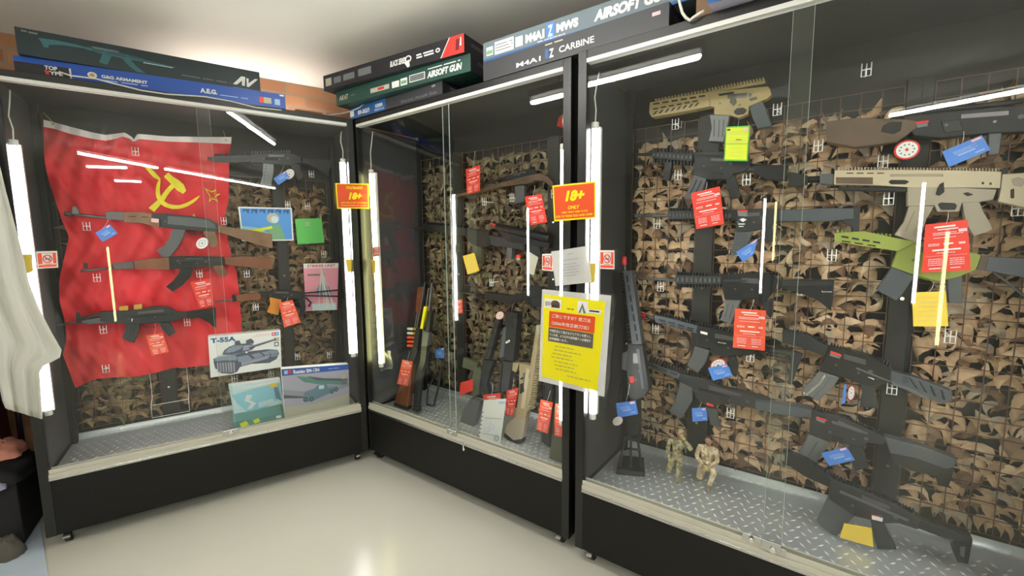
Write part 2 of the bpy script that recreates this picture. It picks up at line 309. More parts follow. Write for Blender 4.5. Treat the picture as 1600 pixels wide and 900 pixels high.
# ------------------------------------------------------------------ display cases
ZT, ZR1, ZR0, ZB = 2.006, .368, .323, .062
def display_case(fr, u0, u1, um, label, zt=ZT):
    t = Thing('display_case', fr); D = .5; pw = .036; H = 2.045
    b = t.part('base', .003, 'black skirt'); b.box((u0, 0, ZB), (u1, .02, ZR0), 'skirt_black'); b.box((u0, .021, ZB), (u0+.02, D, ZR0), 'skirt_black'); b.box((u1-.02, .021, ZB), (u1, D, ZR0), 'skirt_black'); b.box((u0+.021, D-.02, ZB), (u1-.021, D, ZR0), 'skirt_black')
    for x in (u0, u1-pw):
        for y in (-.002, D-pw):
            t.part('post', .002).box((x, y, ZB-.0005), (x+pw, y+pw, H-.001), 'frame_black')
    tf = t.part('top_frame', .002); tf.box((u0+pw, -.001, zt+.009), (u1-pw, .03, H), 'frame_black'); tf.box((u0, .031, zt+.02), (u1, D, H), 'board_black')
    t.part('top_track', .001, 'white upper glass track').box((u0+pw, -.004, zt-.006), (u1-pw, .028, zt+.009), 'white_strip')
    r = t.part('bottom_track', .002, 'cream aluminium lower glass track'); r.box((u0+pw-.004, -.006, ZR0), (u1-pw+.004, .03, ZR1-.02), 'alu_cream'); r.box((u0+pw-.004, -.002, ZR1-.02), (u1-pw+.004, .004, ZR1), 'alu_cream'); r.box((u0+pw-.004, .024, ZR1-.02), (u1-pw+.004, .03, ZR1), 'alu_cream'); r.box((u0+pw-.004, -.009, ZR0-.004), (u1-pw+.004, -.006, ZR0+.008), 'steel')
    t.part('back_panel').box((u0, D, ZB), (u1, D+.008, H), 'board_black')
    for x in (u0+.002, u1-.010): t.part('side_panel').box((x, pw, ZR0), (x+.008, D-pw, zt+.01), 'side_board')
    dk = t.part('deck', 0, 'grey steel tread plate'); zf = .315
    dk.box((u0+.01, .03, zf-.01), (u1-.01, .44, zf), 'deck_steel'); P = []
    for k in range(5):
        a = k/4*math.radians(62); P.append([Vector((x, .44+.04*math.sin(a), zf+.04*(1-math.cos(a))+(.02 if k == 4 else 0))) for x in (u0+.04, u1-.04)])
    dk.grid(P[::-1], 'deck_steel')
    s_ = .034; k = 0
    for j in range(int(.40/s_)):
        for i in range(int((u1-u0-.09)/s_)):
            cx, cy = u0+.05+i*s_+(j % 2)*s_*.5, .05+j*s_; a = .9 if (i+j) % 2 else -.9
            dx, dy = math.cos(a)*.014, math.sin(a)*.014; nx, ny = -math.sin(a)*.004, math.cos(a)*.004
            dk.add([(cx-dx, cy-dy, zf), (cx+nx, cy+ny, zf), (cx+dx, cy+dy, zf), (cx-nx, cy-ny, zf), (cx, cy, zf+.003)], [(0, 4, 1), (1, 4, 2), (2, 4, 3), (3, 4, 0)], 'deck_worn_glint', True)
    for i in range(int((u1-u0-.1)/.028)):      # the raised lozenges on the upturned lip
        cx = u0+.06+i*.028; a = math.radians(45); y, z = .44+.04*math.sin(a)-.002, zf+.04*(1-math.cos(a))
        dk.add([(cx-.008, y-.008, z-.008), (cx+.002, y-.001, z+.003), (cx+.009, y+.008, z+.012), (cx, y+.003, z-.003), (cx, y-.004, z+.004)], [(0, 4, 1), (1, 4, 2), (2, 4, 3), (3, 4, 0)], 'deck_worn_glint', True)
    for x0, x1, y in ((u0+pw-.003, um+.026, .004), (um-.026, u1-pw+.003, .014)):
        g = t.part('glass_door', 0, 'clear sliding pane'); g.box((x0, y, ZR1-.018), (x1, y+.004, zt), 'glass'); xe = x1 if y < .01 else x0; g.box((xe-.0005, y-.0002, ZR1), (xe+.0005, y+.0042, zt-.01), 'glass_edge')
    for x in (u0+.06, u1-.06):
        for y in (.05, D-.05):
            c = t.part('caster'); c.tube((x-.011, y, .026), (x+.011, y, .026), .026, 'rubber', 16)
            fk = c.part('fork', .001, 'zinc fork'); fk.box((x-.02, y-.02, ZB-.006), (x+.02, y+.02, ZB), 'steel')
            for q in (-.015, .013): fk.prism([(x+q, y-.014, ZB-.006), (x+q, y+.014, ZB-.006), (x+q, y+.009, .02), (x+q, y-.009, .02)], (.002, 0, 0), 'steel')
            br = c.part('brake_lever', .001); br.prism([(x-.012, y-.03, .05), (x+.012, y-.03, .05), (x+.012, y-.045, .036), (x-.012, y-.045, .036)], (0, .004, .004), 'steel')
    lk = t.part('lock', .002, 'small chrome glass lock'); lk.box((um-.03, -.008, ZR1-.012), (um+.04, -.002, ZR1+.012), 'steel'); lk.tube((um+.005, -.022, ZR1), (um+.005, -.006, ZR1), .009, 'chrome')
    t.done(label, 'display case', 'glass display cases', base=Vector(((u0+u1)/2, .25, 0)))
display_case(FA, -.70, .704, 0, 'black wheeled glass display case at left, holding the red flag and model kit boxes', 2.008)
display_case(FB, -2.286, -.856, -1.545, 'middle black wheeled glass display case with rifles standing upright inside', 2.006)
display_case(FC, -.812, .60, -.108, 'right-hand black wheeled glass display case with tan netting and two soldier figures', 2.004)

# ------------------------------------------------------------------ camouflage nets and wire grids
def net(fr, u0, u1, z0, z1, pal, gaps, label, dep=.478):
    t = Thing('camouflage_net', fr)
    def ok(x): return not (x > u1-.02 or x < u0+.02 or any(g0-.02 < x < g1+.02 for g0, g1 in gaps))
    for lay in range(3):
        sx, sz = (.058, .048) if lay < 2 else (.078, .07)
        rows = int((z1-z0-.02)/sz)
        for r in range(rows):
            for c in range(int((u1-u0)/sx)+1):
                cx = u0+c*sx+((r+lay) % 2)*sx*.5+random.uniform(-.012, .012); cz = z0+.035+r*sz+random.uniform(-.010, .010)
                if not ok(cx): continue
                s = random.uniform(.75, 1.3); rot = random.choice((-1, 1))*random.uniform(.25, 1.1)+(math.pi if random.random() < .18 else 0)
                mt = pal+'_%d' % random.choice([0, 0, 1, 1, 3, 4, 2] if lay else [0, 1, 1, 2, 3])
                hw, arch, wd = .038*s, random.uniform(.02, .045)*s, random.uniform(.016, .032)*s; vs = []; K = 6; tw = random.uniform(-.5, .5); cu = random.uniform(.2, 1.3)
                for i in range(K):
                    a = -1+2*i/(K-1); x = a*hw; z = -arch*a*a; wv = wd*(1.05-.95*a*a)*(1+.3*math.sin(a*3+tw*5)); curl = .012*(1.1-a*a)*s
                    for q, (dz, dy) in enumerate(((0, tw*a*.006), (-wv*.5, -curl*.8), (-wv, -curl*cu+tw*a*.006))):
                        X, Z = x+dz*tw*.5, z+dz+wv*.4; vs.append((cx+X*math.cos(rot)-Z*math.sin(rot), dep-lay*.006+dy, cz+X*math.sin(rot)+Z*math.cos(rot)))
                fs = [(i*3+q, i*3+q+1, (i+1)*3+q+1, (i+1)*3+q) for i in range(K-1) for q in range(2)]
                t.add(vs, fs, mt, True)
    t.done(label, 'camouflage net')
def wire_grid(fr, u0, u1, z0, z1, label, dep=.447, st=.052):
    t = Thing('wire_grid_panel', fr); r = .0014
    n = int((u1-u0)/st); k = int((z1-z0)/st)
    for i in range(n+1): x = u0+(u1-u0)*i/n; t.box((x-r, dep-r, z0), (x+r, dep+r, z1), 'wire_dark')
    for j in range(k+1): z = z0+(z1-z0)*j/k; t.box((u0, dep-3*r, z-r), (u1, dep-r, z+r), 'wire_dark')
    return t.done(label, 'wire grid', 'wire grid panels at the back of the cases')
def upright(fr, u0, u1, z0, z1, label):
    t = Thing('slotted_upright', fr, .001); t.box((u0, .440, z0), (u1, .472, z1), 'board_black')
    for i in range(int((z1-z0)/.3)):
        t.part('screw').tube(((u0+u1)/2, .4375, z0+.15+i*.3), ((u0+u1)/2, .440, z0+.15+i*.3), .006, 'chrome', 8)
    t.done(label, 'upright')
net(FC, -.765, .58, .385, 1.83, 'net_tan', [(-.482, -.412), (.161, .227)], 'tan and brown leaf-cut camouflage net lining the right-hand case')
net(FB, -2.215, -.90, .385, 1.86, 'net_olive', [(-1.925, -1.855), (-1.235, -1.17)], 'dark brown camouflage net lining the middle case')
net(FA, -.635, .635, .385, 1.735, 'net_brown', [(.325, .382), (-.30, -.235)], 'dark brown camouflage net behind the red flag in the left case')
for (fr, a, b, z, l) in ((FC, -.765, -.486, 1.84, 'narrow wire grid at left end of the right-hand case'), (FC, -.408, .157, 1.84, 'wide wire grid at centre of the right-hand case'), (FC, .231, .58, 1.84, 'wire grid at right end of the right-hand case'),
                       (FB, -2.215, -1.93, 1.87, 'wire grid at left end of the middle case'), (FB, -1.85, -1.24, 1.87, 'wide wire grid at centre of the middle case'), (FB, -1.165, -.90, 1.87, 'wire grid at right end of the middle case'),
                       (FA, -.635, -.304, 1.74, 'wire grid at left end of the left case behind the flag'), (FA, -.231, .321, 1.74, 'wide wire grid at centre of the left case'), (FA, .386, .635, 1.74, 'wire grid at right end of the left case above the truck kit')):
    wire_grid(fr, a, b, .385, z, l)
upright(FC, -.482, -.412, .39, 1.86, 'black upright strip behind the red-tagged rifles at left of the right-hand case'); upright(FC, .161, .227, .39, 1.86, 'black upright strip behind the tan rifle in the right-hand case')
upright(FB, -1.925, -1.855, .39, 1.88, 'black upright strip in the middle case left of the wooden bolt rifle'); upright(FB, -1.235, -1.17, .39, 1.88, 'black upright strip near the right end of the middle case')
upright(FA, .325, .382, .39, 1.76, 'black upright strip right of the blue poster in the left case'); upright(FA, -.30, -.235, .39, 1.76, 'black upright strip below the red flag in the left case')

# ------------------------------------------------------------------ LED tubes
def led_tube(fr, top, bot, dep, m, label, side, tab=None, cable=None):
    a, b = fr.at(*top, dep), fr.at(*bot, dep); a.y = b.y = dep
    t = Thing('led_tube_light', fr)
    t.part('tube').tube(a, b, .0125, m, 14)
    h = t.part('housing', .001, 'white mounting channel'); h.box((a.x-.016, dep+.013, b.z-.01), (a.x+.016, dep+.03, a.z+.01), 'plastic_white')
    for p, s in ((a, 1), (b, -1)): t.part('end_cap', .001).tube(p, p+Vector((0, 0, s*.025)), .0145, 'plastic_white', 14)
    p0 = a+Vector((0, 0, .02)); cb = t.part('cable'); cb.path([p0, p0+Vector((.003, 0, .05)), p0+Vector((-.006, .005, .1)), p0+Vector((0, .01, .15)), p0+Vector((.004, .02, 1.985-p0.z))], .0028, 'cable_white')
    if tab:
        z = a.z+(b.z-a.z)*tab; x = a.x+(b.x-a.x)*tab; q = t.part('tape_tab', 0, 'yellow paper tab'); q.prism([(x-.02, dep-.0135, z+.03), (x+.016, dep-.0135, z+.03), (x+.012, dep-.0135, z-.045), (x-.01, dep-.0135, z-.055)], (0, -.001, 0), 'paper_yellow')
    t.done(label, 'tube light', 'glowing tube lights standing in the display cases')
led_tube(FA, (22, 228), (75, 640), .06, 'tube_white', 'glowing white tube light at the left end of the left case behind the white cloth', 1, .42)
led_tube(FA, (536, 255), (552, 551), .06, 'tube_white', 'glowing white tube light at the right end of the left case beside the kit boxes', 1, .52)
led_tube(FB, (580, 272), (595.5, 567), .06, 'tube_yellow', 'yellowish glowing tube light at the left end of the middle case', 1, .47)
led_tube(FB, (880.5, 235), (878.5, 655), .06, 'tube_white', 'white tube light at the right end of the middle case behind the 18+ sign', 1)
led_tube(FC, (930, 202), (926, 645), .06, 'tube_white', 'bright white tube light at the left end of the right-hand case', 1, .48)
t_ = Thing('led_tube_light', FC); t_.part('tube').tube((.545, .06, .62), (.545, .06, 1.77), .0125, 'tube_white', 14); t_.part('housing').box((.529, .073, .6), (.561, .09, 1.79), 'plastic_white'); t_.done('glowing tube light at the far right end of the right-hand case, beyond the frame', 'tube light', 'glowing tube lights standing in the display cases')
# tubes on the far side of the shop, seen only as reflections in the glass
def far_tube(fr, u, dep, z0, z1, m, label):
    t = Thing('led_tube_light', fr)
    t.part('tube').tube((u, -dep, z0), (u, -dep, z1), .0125, m, 12); t.part('housing').box((u-.016, -dep-.03, z0-.02), (u+.016, -dep-.013, z1+.02), 'plastic_white')
    t.part('stand').box((u-.02, -dep-.045, 0), (u+.02, -dep-.031, z1+.02), 'frame_black')
    t.done(label, 'tube light', 'tube lights across the shop seen as reflections')
for fr, tp, bt, dep, m, l in ((FC, (1449, 285), (1424, 474), 3.7, 'tube_white', 'white tube light reflected as the bright bar left of the big red price card'), (FC, (1483, 362), (1464, 540), 3.9, 'tube_yellow', 'yellow tube light reflected across the big red price card'),
                           (FC, (1194, 310), (1189, 458), 4.2, 'tube_white', 'white tube light reflected as the short bar beside the doll with the yellow cap'), (FC, (1214, 315), (1206, 407), 5.2, 'tube_yellow', 'yellow tube light reflected as the short bar right of centre'),
                           (FB, (822, 325), (823, 462), 2.9, 'tube_white', 'white tube light reflected in the middle case beside the right red card'), (FB, (643, 340), (647, 452), 2.9, 'tube_yellow', 'yellow tube light reflected at the dark left part of the middle case'),
                           (FB, (675, 343), (679, 436), 3.9, 'tube_yellow', 'yellow tube light reflected against the net of the middle case'), (FA, (168, 386), (180, 502), 5.6, 'tube_yellow', 'yellow tube light reflected as the vertical bar on the red flag'),
                           (FB, (620, 350), (623, 421), 3.3, 'tube_white', 'thin pale tube light reflected furthest left in the middle case')):
    a, b = fr.at(*tp, dep), fr.at(*bt, dep); far_tube(fr, (a.x+b.x)/2, dep, b.z, a.z, m, l)

# ------------------------------------------------------------------ the red flag
def interp(pl, s):
    L = [0]
    for a, b in zip(pl, pl[1:]): L.append(L[-1]+math.hypot(b[0]-a[0], b[1]-a[1]))
    d = s*L[-1]
    for i in range(len(pl)-1):
        if d <= L[i+1] or i == len(pl)-2:
            k = (d-L[i])/(L[i+1]-L[i]); return (pl[i][0]+(pl[i+1][0]-pl[i][0])*k, pl[i][1]+(pl[i+1][1]-pl[i][1])*k)
def fold(x, y):
    return .416+.8*(.012*math.sin((x*.55+y)*.055+math.sin(x*.02)*1.5)+.008*math.sin((x-y*.7)*.09+2)+.007*math.sin(x*.19+y*.06+math.sin(y*.03)*2)+.006*math.sin(y*.16-x*.10+math.sin(x*.04))+.003*math.sin(x*.33-y*.27)-.012*max(0, 1-abs(x-205)/40)*max(0, 1-abs(y-215)/60))
flag = Thing('flag', FA)
TOP = [(68, 187), (84, 191), (110, 198), (140, 206), (165, 211), (180, 209), (195, 207), (206, 214), (209, 218), (215, 209), (260, 213), (320, 214), (362, 214)]
HEM = [(68, 198), (84, 201), (110, 209), (140, 216), (165, 220), (180, 217), (192, 213), (204, 217), (209, 222), (217, 217), (260, 221), (320, 223), (361, 225)]
BOT = [(118, 606), (133, 599), (150, 592), (175, 590), (215, 588), (245, 582), (270, 575), (300, 573), (340, 570), (377, 560)]
LEF = [(68, 198), (68, 225), (70, 255), (77, 285), (87, 315), (97, 345), (108, 370), (101, 400), (92, 440), (93, 470), (101, 500), (104, 530), (98, 553), (108, 580), (118, 606)]
RIG = [(361, 225), (358, 245), (358, 280), (357, 315), (351, 335), (352, 348), (356, 375), (362, 400), (370, 425), (374, 460), (377, 500), (377, 560)]
NR, NC = 60, 64; G = []
for r in range(NR+1):
    t_ = r/NR; row = []
    for c in range(NC+1):
        s_ = c/NC; a = interp(HEM, s_); b = interp(BOT, s_); l = interp(LEF, t_); q = interp(RIG, t_)
        x = (1-t_)*a[0]+t_*b[0]+(1-s_)*l[0]+s_*q[0]-((1-t_)*((1-s_)*68+s_*361)+t_*((1-s_)*118+s_*377))
        y = (1-t_)*a[1]+t_*b[1]+(1-s_)*l[1]+s_*q[1]-((1-t_)*((1-s_)*198+s_*225)+t_*((1-s_)*606+s_*560))
        row.append(FA.at(x, y, fold(x, y)))
    G.append(row)
flag.part('cloth', 0, 'wrinkled red cloth').grid(G, 'flag_red')
hem = flag.part('hem', 0, 'white hem with grommets'); H2 = []
for pl in (TOP, HEM):
    H2.append([FA.at(x, y, fold(x, y)-.0015) for x, y in [interp(pl, c/NC) for c in range(NC+1)]])
hem.grid(H2, 'flag_hem')
for p in ((83, 194), (353, 219)):
    q = FA.at(*p, fold(*p)-.003); flag.part('grommet').tube(q, q+Vector((0, -.002, 0)), .006, 'brass', 12)
em = flag.part('emblem', 0, 'yellow hammer and sickle')
def onflag(part, pts, m, k=.008):
    part.add([FA.at(x, y, fold(x, y)-k) for x, y in pts], [list(range(len(pts)))], m)
def strip(part, c1, c2, m, k=.006):
    n = 22
    P_ = []
    for j in range(6):
        row = []
        for i in range(n+1):
            a, b = interp(c1, i/n), interp(c2, i/n); x, y = a[0]+(b[0]-a[0])*j/5, a[1]+(b[1]-a[1])*j/5; row.append(FA.at(x, y, fold(x, y)-k))
        P_.append(row)
    part.grid(P_, m)
# sickle blade: outer and inner edge; handle; hammer
strip(em, [(249, 279), (245, 287), (243, 297), (244, 308), (249, 317), (257, 323), (268, 326.5), (280, 326.5), (292, 323), (302, 317), (309, 311), (313, 305)], [(251, 280), (250.5, 287), (249.5, 297), (251, 306), (255, 313), (262, 318), (271, 320.5), (281, 320.5), (290, 317.5), (299, 313), (306, 308.5), (313, 305)], 'flag_yellow')
strip(em, [(224, 258), (232, 260), (242, 269), (251, 279)], [(226, 261), (234, 271), (240, 277), (247, 281)], 'flag_yellow')
strip(em, [(232, 325), (240, 318), (248, 311), (254, 303), (260, 295), (268, 287)], [(241, 331), (249, 322), (257, 313), (262, 305), (268, 297), (275, 291)], 'flag_yellow', .0062)
strip(em, [(263, 269), (270, 276), (280, 282), (287, 288), (291, 298)], [(256, 276), (262, 282), (268, 288), (276, 297), (286, 303)], 'flag_yellow', .0064)
st = flag.part('star', 0, 'outlined yellow star'); outer = [(319, 293), (330, 299), (338, 295.5), (335, 303), (345, 303), (336.5, 307.5), (341, 315.5), (332, 311), (326.5, 316), (327.5, 307)]
cx_, cy_ = 332, 304.5; inner = [(cx_+(x-cx_)*.68, cy_+(y-cy_)*.68) for x, y in outer]
for i in range(10):
    j = (i+1) % 10; onflag(st, [outer[i], inner[i], inner[j], outer[j]], 'flag_yellow')
for p, q in (((84, 193), (68, 176)), ((353, 217), (349, 204))):
    a, b = FA.at(*p, .42), FA.at(*q, .46); flag.part('cord').path([a, (a+b)/2+Vector((0, .01, 0)), b], .0012, 'string')
flag.done('large wrinkled red flag with white hem and yellow hammer and sickle, in the left case', 'flag')

# ------------------------------------------------------------------ rifles: parts drawn as outlines on their own upright plane, given real thickness
def depf(spec):
    if not isinstance(spec, tuple): return lambda x, y: spec
    d0, y0, d1, y1 = spec; return lambda x, y: d0+(d1-d0)*(y-y0)/(y1-y0)
def gun(fr, dep, parts, label, name='airsoft_rifle', cat='airsoft rifle', group=None):
    t = Thing(name, fr); df = depf(dep)
    for pt in parts:
        nm, m, shapes = pt[0], pt[1], pt[2]; p = t.part(nm, .0022, pt[3] if len(pt) > 3 else None)
        for sh in shapes:
            k = sh[0]; mm = m
            if k == 'P':       # outline, thickness
                th = sh[2]; mm = sh[3] if len(sh) > 3 else m
                p.prism([fr.at(x, y, df(x, y)-th/2) for x, y in sh[1]], (0, th, 0), mm)
            elif k == 'T':     # tube
                (x0, y0), (x1, y1) = sh[1], sh[2]; r = sh[3]; mm = sh[4] if len(sh) > 4 else m
                p.tube(fr.at(x0, y0, df(x0, y0)), fr.at(x1, y1, df(x1, y1)), r, mm)
            elif k == 'R':     # rows of rail teeth on an edge: from, to, count, height px, thickness
                (x0, y0), (x1, y1) = sh[1], sh[2]; n, h, th = sh[3], sh[4]*(2.3 if sh[4] < 4.5 else 1), sh[5]; mm = sh[6] if len(sh) > 6 else m
                L = math.hypot(x1-x0, y1-y0); dx, dy = (x1-x0)/L, (y1-y0)/L; nx, ny = -dy, dx; w_ = L/n*.28
                for i in range(n):
                    cx, cy = x0+(x1-x0)*(i+.5)/n, y0+(y1-y0)*(i+.5)/n
                    q = [(cx-dx*w_-nx*h/2, cy-dy*w_-ny*h/2), (cx+dx*w_-nx*h/2, cy+dy*w_-ny*h/2), (cx+dx*w_+nx*h/2, cy+dy*w_+ny*h/2), (cx-dx*w_+nx*h/2, cy-dy*w_+ny*h/2)]
                    p.prism([fr.at(x, y, df(x, y)-th/2) for x, y in q], (0, th, 0), mm)
            elif k == 'O':     # open frame: thick polyline
                pts = [fr.at(x, y, df(x, y)) for x, y in sh[1]]; p.path(pts, sh[2], sh[3] if len(sh) > 3 else m, 8)
        if nm == 'receiver' and shapes[0][0] == 'P' and len(shapes[0][1]) > 6:
            o = shapes[0][1]; th = shapes[0][2]; xs = sum(q[0] for q in o)/len(o); ys = sum(q[1] for q in o)/len(o); w_ = max(q[0] for q in o)-min(q[0] for q in o)
            for k, (fx, fy) in enumerate(((-.26, .3), (.04, .5), (.2, -.1))):
                def edge(x):
                    hit = []
                    for (xa, ya), (xb, yb) in zip(o, o[1:]+o[:1]):
                        if (xa-x)*(xb-x) < 0: hit.append(ya+(yb-ya)*(x-xa)/(xb-xa))
                    return (min(hit), max(hit)) if len(hit) > 1 else (ys, ys)
                x = xs+w_*fx; lo, hi = edge(x); y = (lo+hi)/2+(hi-lo)*.22*fy
                c = fr.at(x, y, df(x, y)); q = t.part('pin'); q.tube(c-Vector((0, th/2+.0018, 0)), c+Vector((0, th/2+.0018, 0)), .0042 if k < 2 else .0065, 'steel_dark' if k < 2 else 'gun_grey', 10)
            x0, x1 = xs-w_*.16, xs+w_*.14; (a0, b0), (a1, b1) = edge(x0), edge(x1); q = t.part('bolt_cover', .0008)
            q.prism([fr.at(x, y, df(x, y)-th/2-.0012) for x, y in ((x0, a0+(b0-a0)*.16), (x1, a1+(b1-a1)*.16), (x1, a1+(b1-a1)*.34), (x0, a0+(b0-a0)*.34))], (0, .004, 0), 'steel_dark')
    return t.done(label, cat, group)
GB, GD, GG, DK = 'gun_black', 'gun_dark', 'gun_grey', 'gun_recess_shade'  # DK paints the shade inside slots, ports and trigger holes
def slots(a, b, n, h, th, m=DK, fill=.7):      # a row of long raised strips; the dark default paints slot shade
    out = []
    for i in range(n):
        s0, s1 = (i+.5-fill/2)/n, (i+.5+fill/2)/n
        x0, y0 = a[0]+(b[0]-a[0])*s0, a[1]+(b[1]-a[1])*s0; x1, y1 = a[0]+(b[0]-a[0])*s1, a[1]+(b[1]-a[1])*s1
        L = math.hypot(x1-x0, y1-y0); nx, ny = -(y1-y0)/L*h/2, (x1-x0)/L*h/2
        out.append(('P', [(x0-nx, y0-ny), (x1-nx, y1-ny), (x1+nx, y1+ny), (x0+nx, y0+ny)], th, m))
    return out
# --- left case
gun(FA, .375, [
    ('barrel', 'steel_dark', [('T', (105, 334), (200, 343), .0075), ('T', (100, 333), (112, 335), .010), ('P', [(112, 322), (118, 322), (123, 330), (125, 336), (111, 336)], .012), ('P', [(164, 332), (171, 330), (196, 331.5), (196, 345), (166, 342.5)], .026)]),
    ('handguard', 'wood', [('P', [(193, 331.5), (222, 331), (237, 333.5), (237, 342), (249, 343), (249, 355), (238, 353), (222, 348.5), (193, 347)], .042), ('P', [(201, 337.5), (212, 337.8), (212, 339), (201, 338.7)], .045, DK), ('P', [(221, 338.3), (232, 338.8), (232, 340), (221, 339.5)], .045, DK)]),
    ('receiver', GG, [('P', [(236, 333), (262, 334), (302, 338), (328, 342), (339, 349), (340, 362), (314, 361), (290, 359), (250, 354.5), (249, 342), (236, 340)], .034, GD), ('P', [(262, 337), (300, 340), (326, 344), (336, 351), (337, 357), (300, 354), (262, 350)], .038), ('T', (282, 351), (284, 352), .004, 'chrome')]),
    ('sticker', 'paper_white', [('P', [(236, 341), (248, 342), (248, 348), (236, 347)], .0455, 'ink_pink')], 'small red and white sticker'),
    ('magazine', GG, [('P', [(270, 357), (290, 359), (287, 370), (279, 385), (265, 402), (254, 402), (244, 391), (256, 384), (265, 371)], .026)]),
    ('trigger_guard', GB, [('O', [(291, 359), (296, 366), (312, 367), (317, 361)], .002), ('O', [(305, 361), (303, 366)], .002)]),
    ('pistol_grip', 'wood', [('P', [(317, 360), (336, 361), (338, 369), (341, 380), (336, 387), (329, 386), (325, 375), (319, 367)], .030)]),
    ('stock', 'wood', [('P', [(341, 351), (356, 354.5), (400, 361), (425, 366), (426, 388), (408, 384), (386, 377), (356, 367), (341, 362.5)], .036)]),
    ('rear_sight', 'brass', [('P', [(301, 334), (305, 335), (305, 341), (301, 340)], .012)], 'small brass sight')],
    'brown wood-stocked airsoft rifle with curved grey magazine, topmost across the red flag')
gun(FA, .375, [
    ('barrel', 'steel_dark', [('T', (126, 423.5), (180, 418), .0065), ('P', [(129.5, 411), (136, 411), (137, 419), (129.5, 420)], .012, GB), ('P', [(175, 411), (208, 408.5), (210, 420), (177, 421)], .024)]),
    ('handguard', 'wood_red', [('P', [(208, 407), (235, 404), (264, 402), (265, 422), (235, 420), (212, 420.5)], .042)]),
    ('receiver', GB, [('P', [(264, 400.5), (300, 400), (350, 401), (352, 414), (332, 416), (302, 418.5), (270, 420.5), (264, 421)], .034), ('P', [(276, 405), (312, 404), (346, 405), (346, 408), (312, 408), (276, 410)], .038, GD)]),
    ('magazine', GB, [('P', [(282, 418), (303, 415), (298, 430), (286, 445), (270, 456), (259, 448), (270, 439), (279, 428)], .026), ('O', [(298, 420), (293, 432), (281, 444), (270, 451)], .0135, GD)]),
    ('trigger_guard', GB, [('O', [(304, 418), (308, 424), (326, 423), (331, 416)], .002)]),
    ('pistol_grip', 'wood_red', [('P', [(332, 415), (348, 414), (352, 421), (356.5, 428), (350, 432), (340, 429), (335, 421)], .030)]),
    ('stock', 'wood_red', [('P', [(351, 402), (380, 400.5), (424, 402), (426, 421), (410, 419.5), (362, 415), (352, 413)], .036)])],
    'reddish wood and black airsoft rifle, second down across the red flag')
gun(FA, .37, [
    ('barrel', 'steel_dark', [('T', (90, 507.5), (126, 503), .0055), ('P', [(118.5, 488), (124, 488), (126, 495), (133, 499), (133, 505), (118.5, 505)], .012, GD)]),
    ('gas_block', GD, [('P', [(124, 496), (140, 492), (156, 489), (157, 494), (140, 497), (126, 500)], .022), ('P', [(126, 501), (156, 496), (176, 496), (176, 504), (140, 507), (128, 505)], .026, GG), ('T', (140, 500), (172, 497), .010)]),
    ('receiver', GD, [('P', [(156, 487), (190, 486), (222, 483), (238, 479), (262, 479.5), (270, 483), (276, 488), (292, 488.5), (292, 496), (282, 499), (270, 502), (230, 505.5), (182, 506), (156, 502)], .036), ('P', [(190, 495), (236, 491), (268, 490), (270, 493), (236, 495), (190, 499)], .040, GB), ('T', (206, 499), (208, 499), .022, 'chrome')]),
    ('rail_cover', 'brass', [('P', [(185.5, 479), (200, 478), (200, 485), (186, 486)], .02), ('P', [(209, 476.5), (222, 475), (222, 483), (209, 484)], .02)], 'gold coloured blocks'),
    ('magazine', GD, [('P', [(196, 505), (218, 505), (217, 516), (210, 535.5), (200, 533), (190, 528), (195, 518)], .026)]+slots((206, 507), (200, 531), 1, 2, .029)+slots((211.5, 507), (206, 532), 1, 2, .029)),
    ('pistol_grip', GD, [('P', [(248, 504), (264, 503.5), (270, 512), (274, 520), (264, 526), (254, 516)], .030)]),
    ('trigger_guard', GB, [('O', [(222, 505), (226, 511), (242, 511), (248, 505)], .002)]),
    ('stock', GB, [('P', [(291, 487), (312, 484.5), (337, 481), (338, 512), (333, 511), (327, 505), (310, 496), (299, 499), (292, 497)], .03), ('O', [(300, 491), (320, 489), (334, 488)], .016, GD)])],
    'short black airsoft rifle with two gold blocks on top, lowest across the red flag')
gun(FA, .375, [
    ('barrel', 'steel_dark', [('T', (336, 471.5), (372, 467.5), .0055), ('P', [(362, 461), (367, 460), (369, 470), (363, 472)], .014, GB)]),
    ('handguard', 'wood_red', [('P', [(368.5, 461.5), (388, 459), (406, 458.5), (408, 467), (390, 470), (370, 471)], .038)]),
    ('receiver', GB, [('P', [(405, 456), (440, 453.5), (476, 456), (476, 466), (463, 467), (440, 468.5), (421, 464), (405, 465)], .034)]),
    ('magazine', 'bakelite', [('P', [(421, 463.5), (440, 462.5), (439.5, 474), (435, 492.5), (417, 488), (422.5, 475)], .026)], 'orange magazine'),
    ('pistol_grip', GB, [('P', [(463, 466), (474, 466), (478, 479), (474, 494), (467, 497), (470, 480)], .028)]),
    ('trigger_guard', GB, [('O', [(441, 468), (446, 475), (460, 474), (464, 467)], .002)]),
    ('stock', GB, [('O', [(476, 458), (531, 453)], .005), ('O', [(476, 462), (537, 463)], .005), ('O', [(531, 453), (535, 466)], .005), ('O', [(478, 465), (486, 473), (482, 479)], .006)])],
    'small folding-stock airsoft rifle with bright orange magazine at right of the flag')
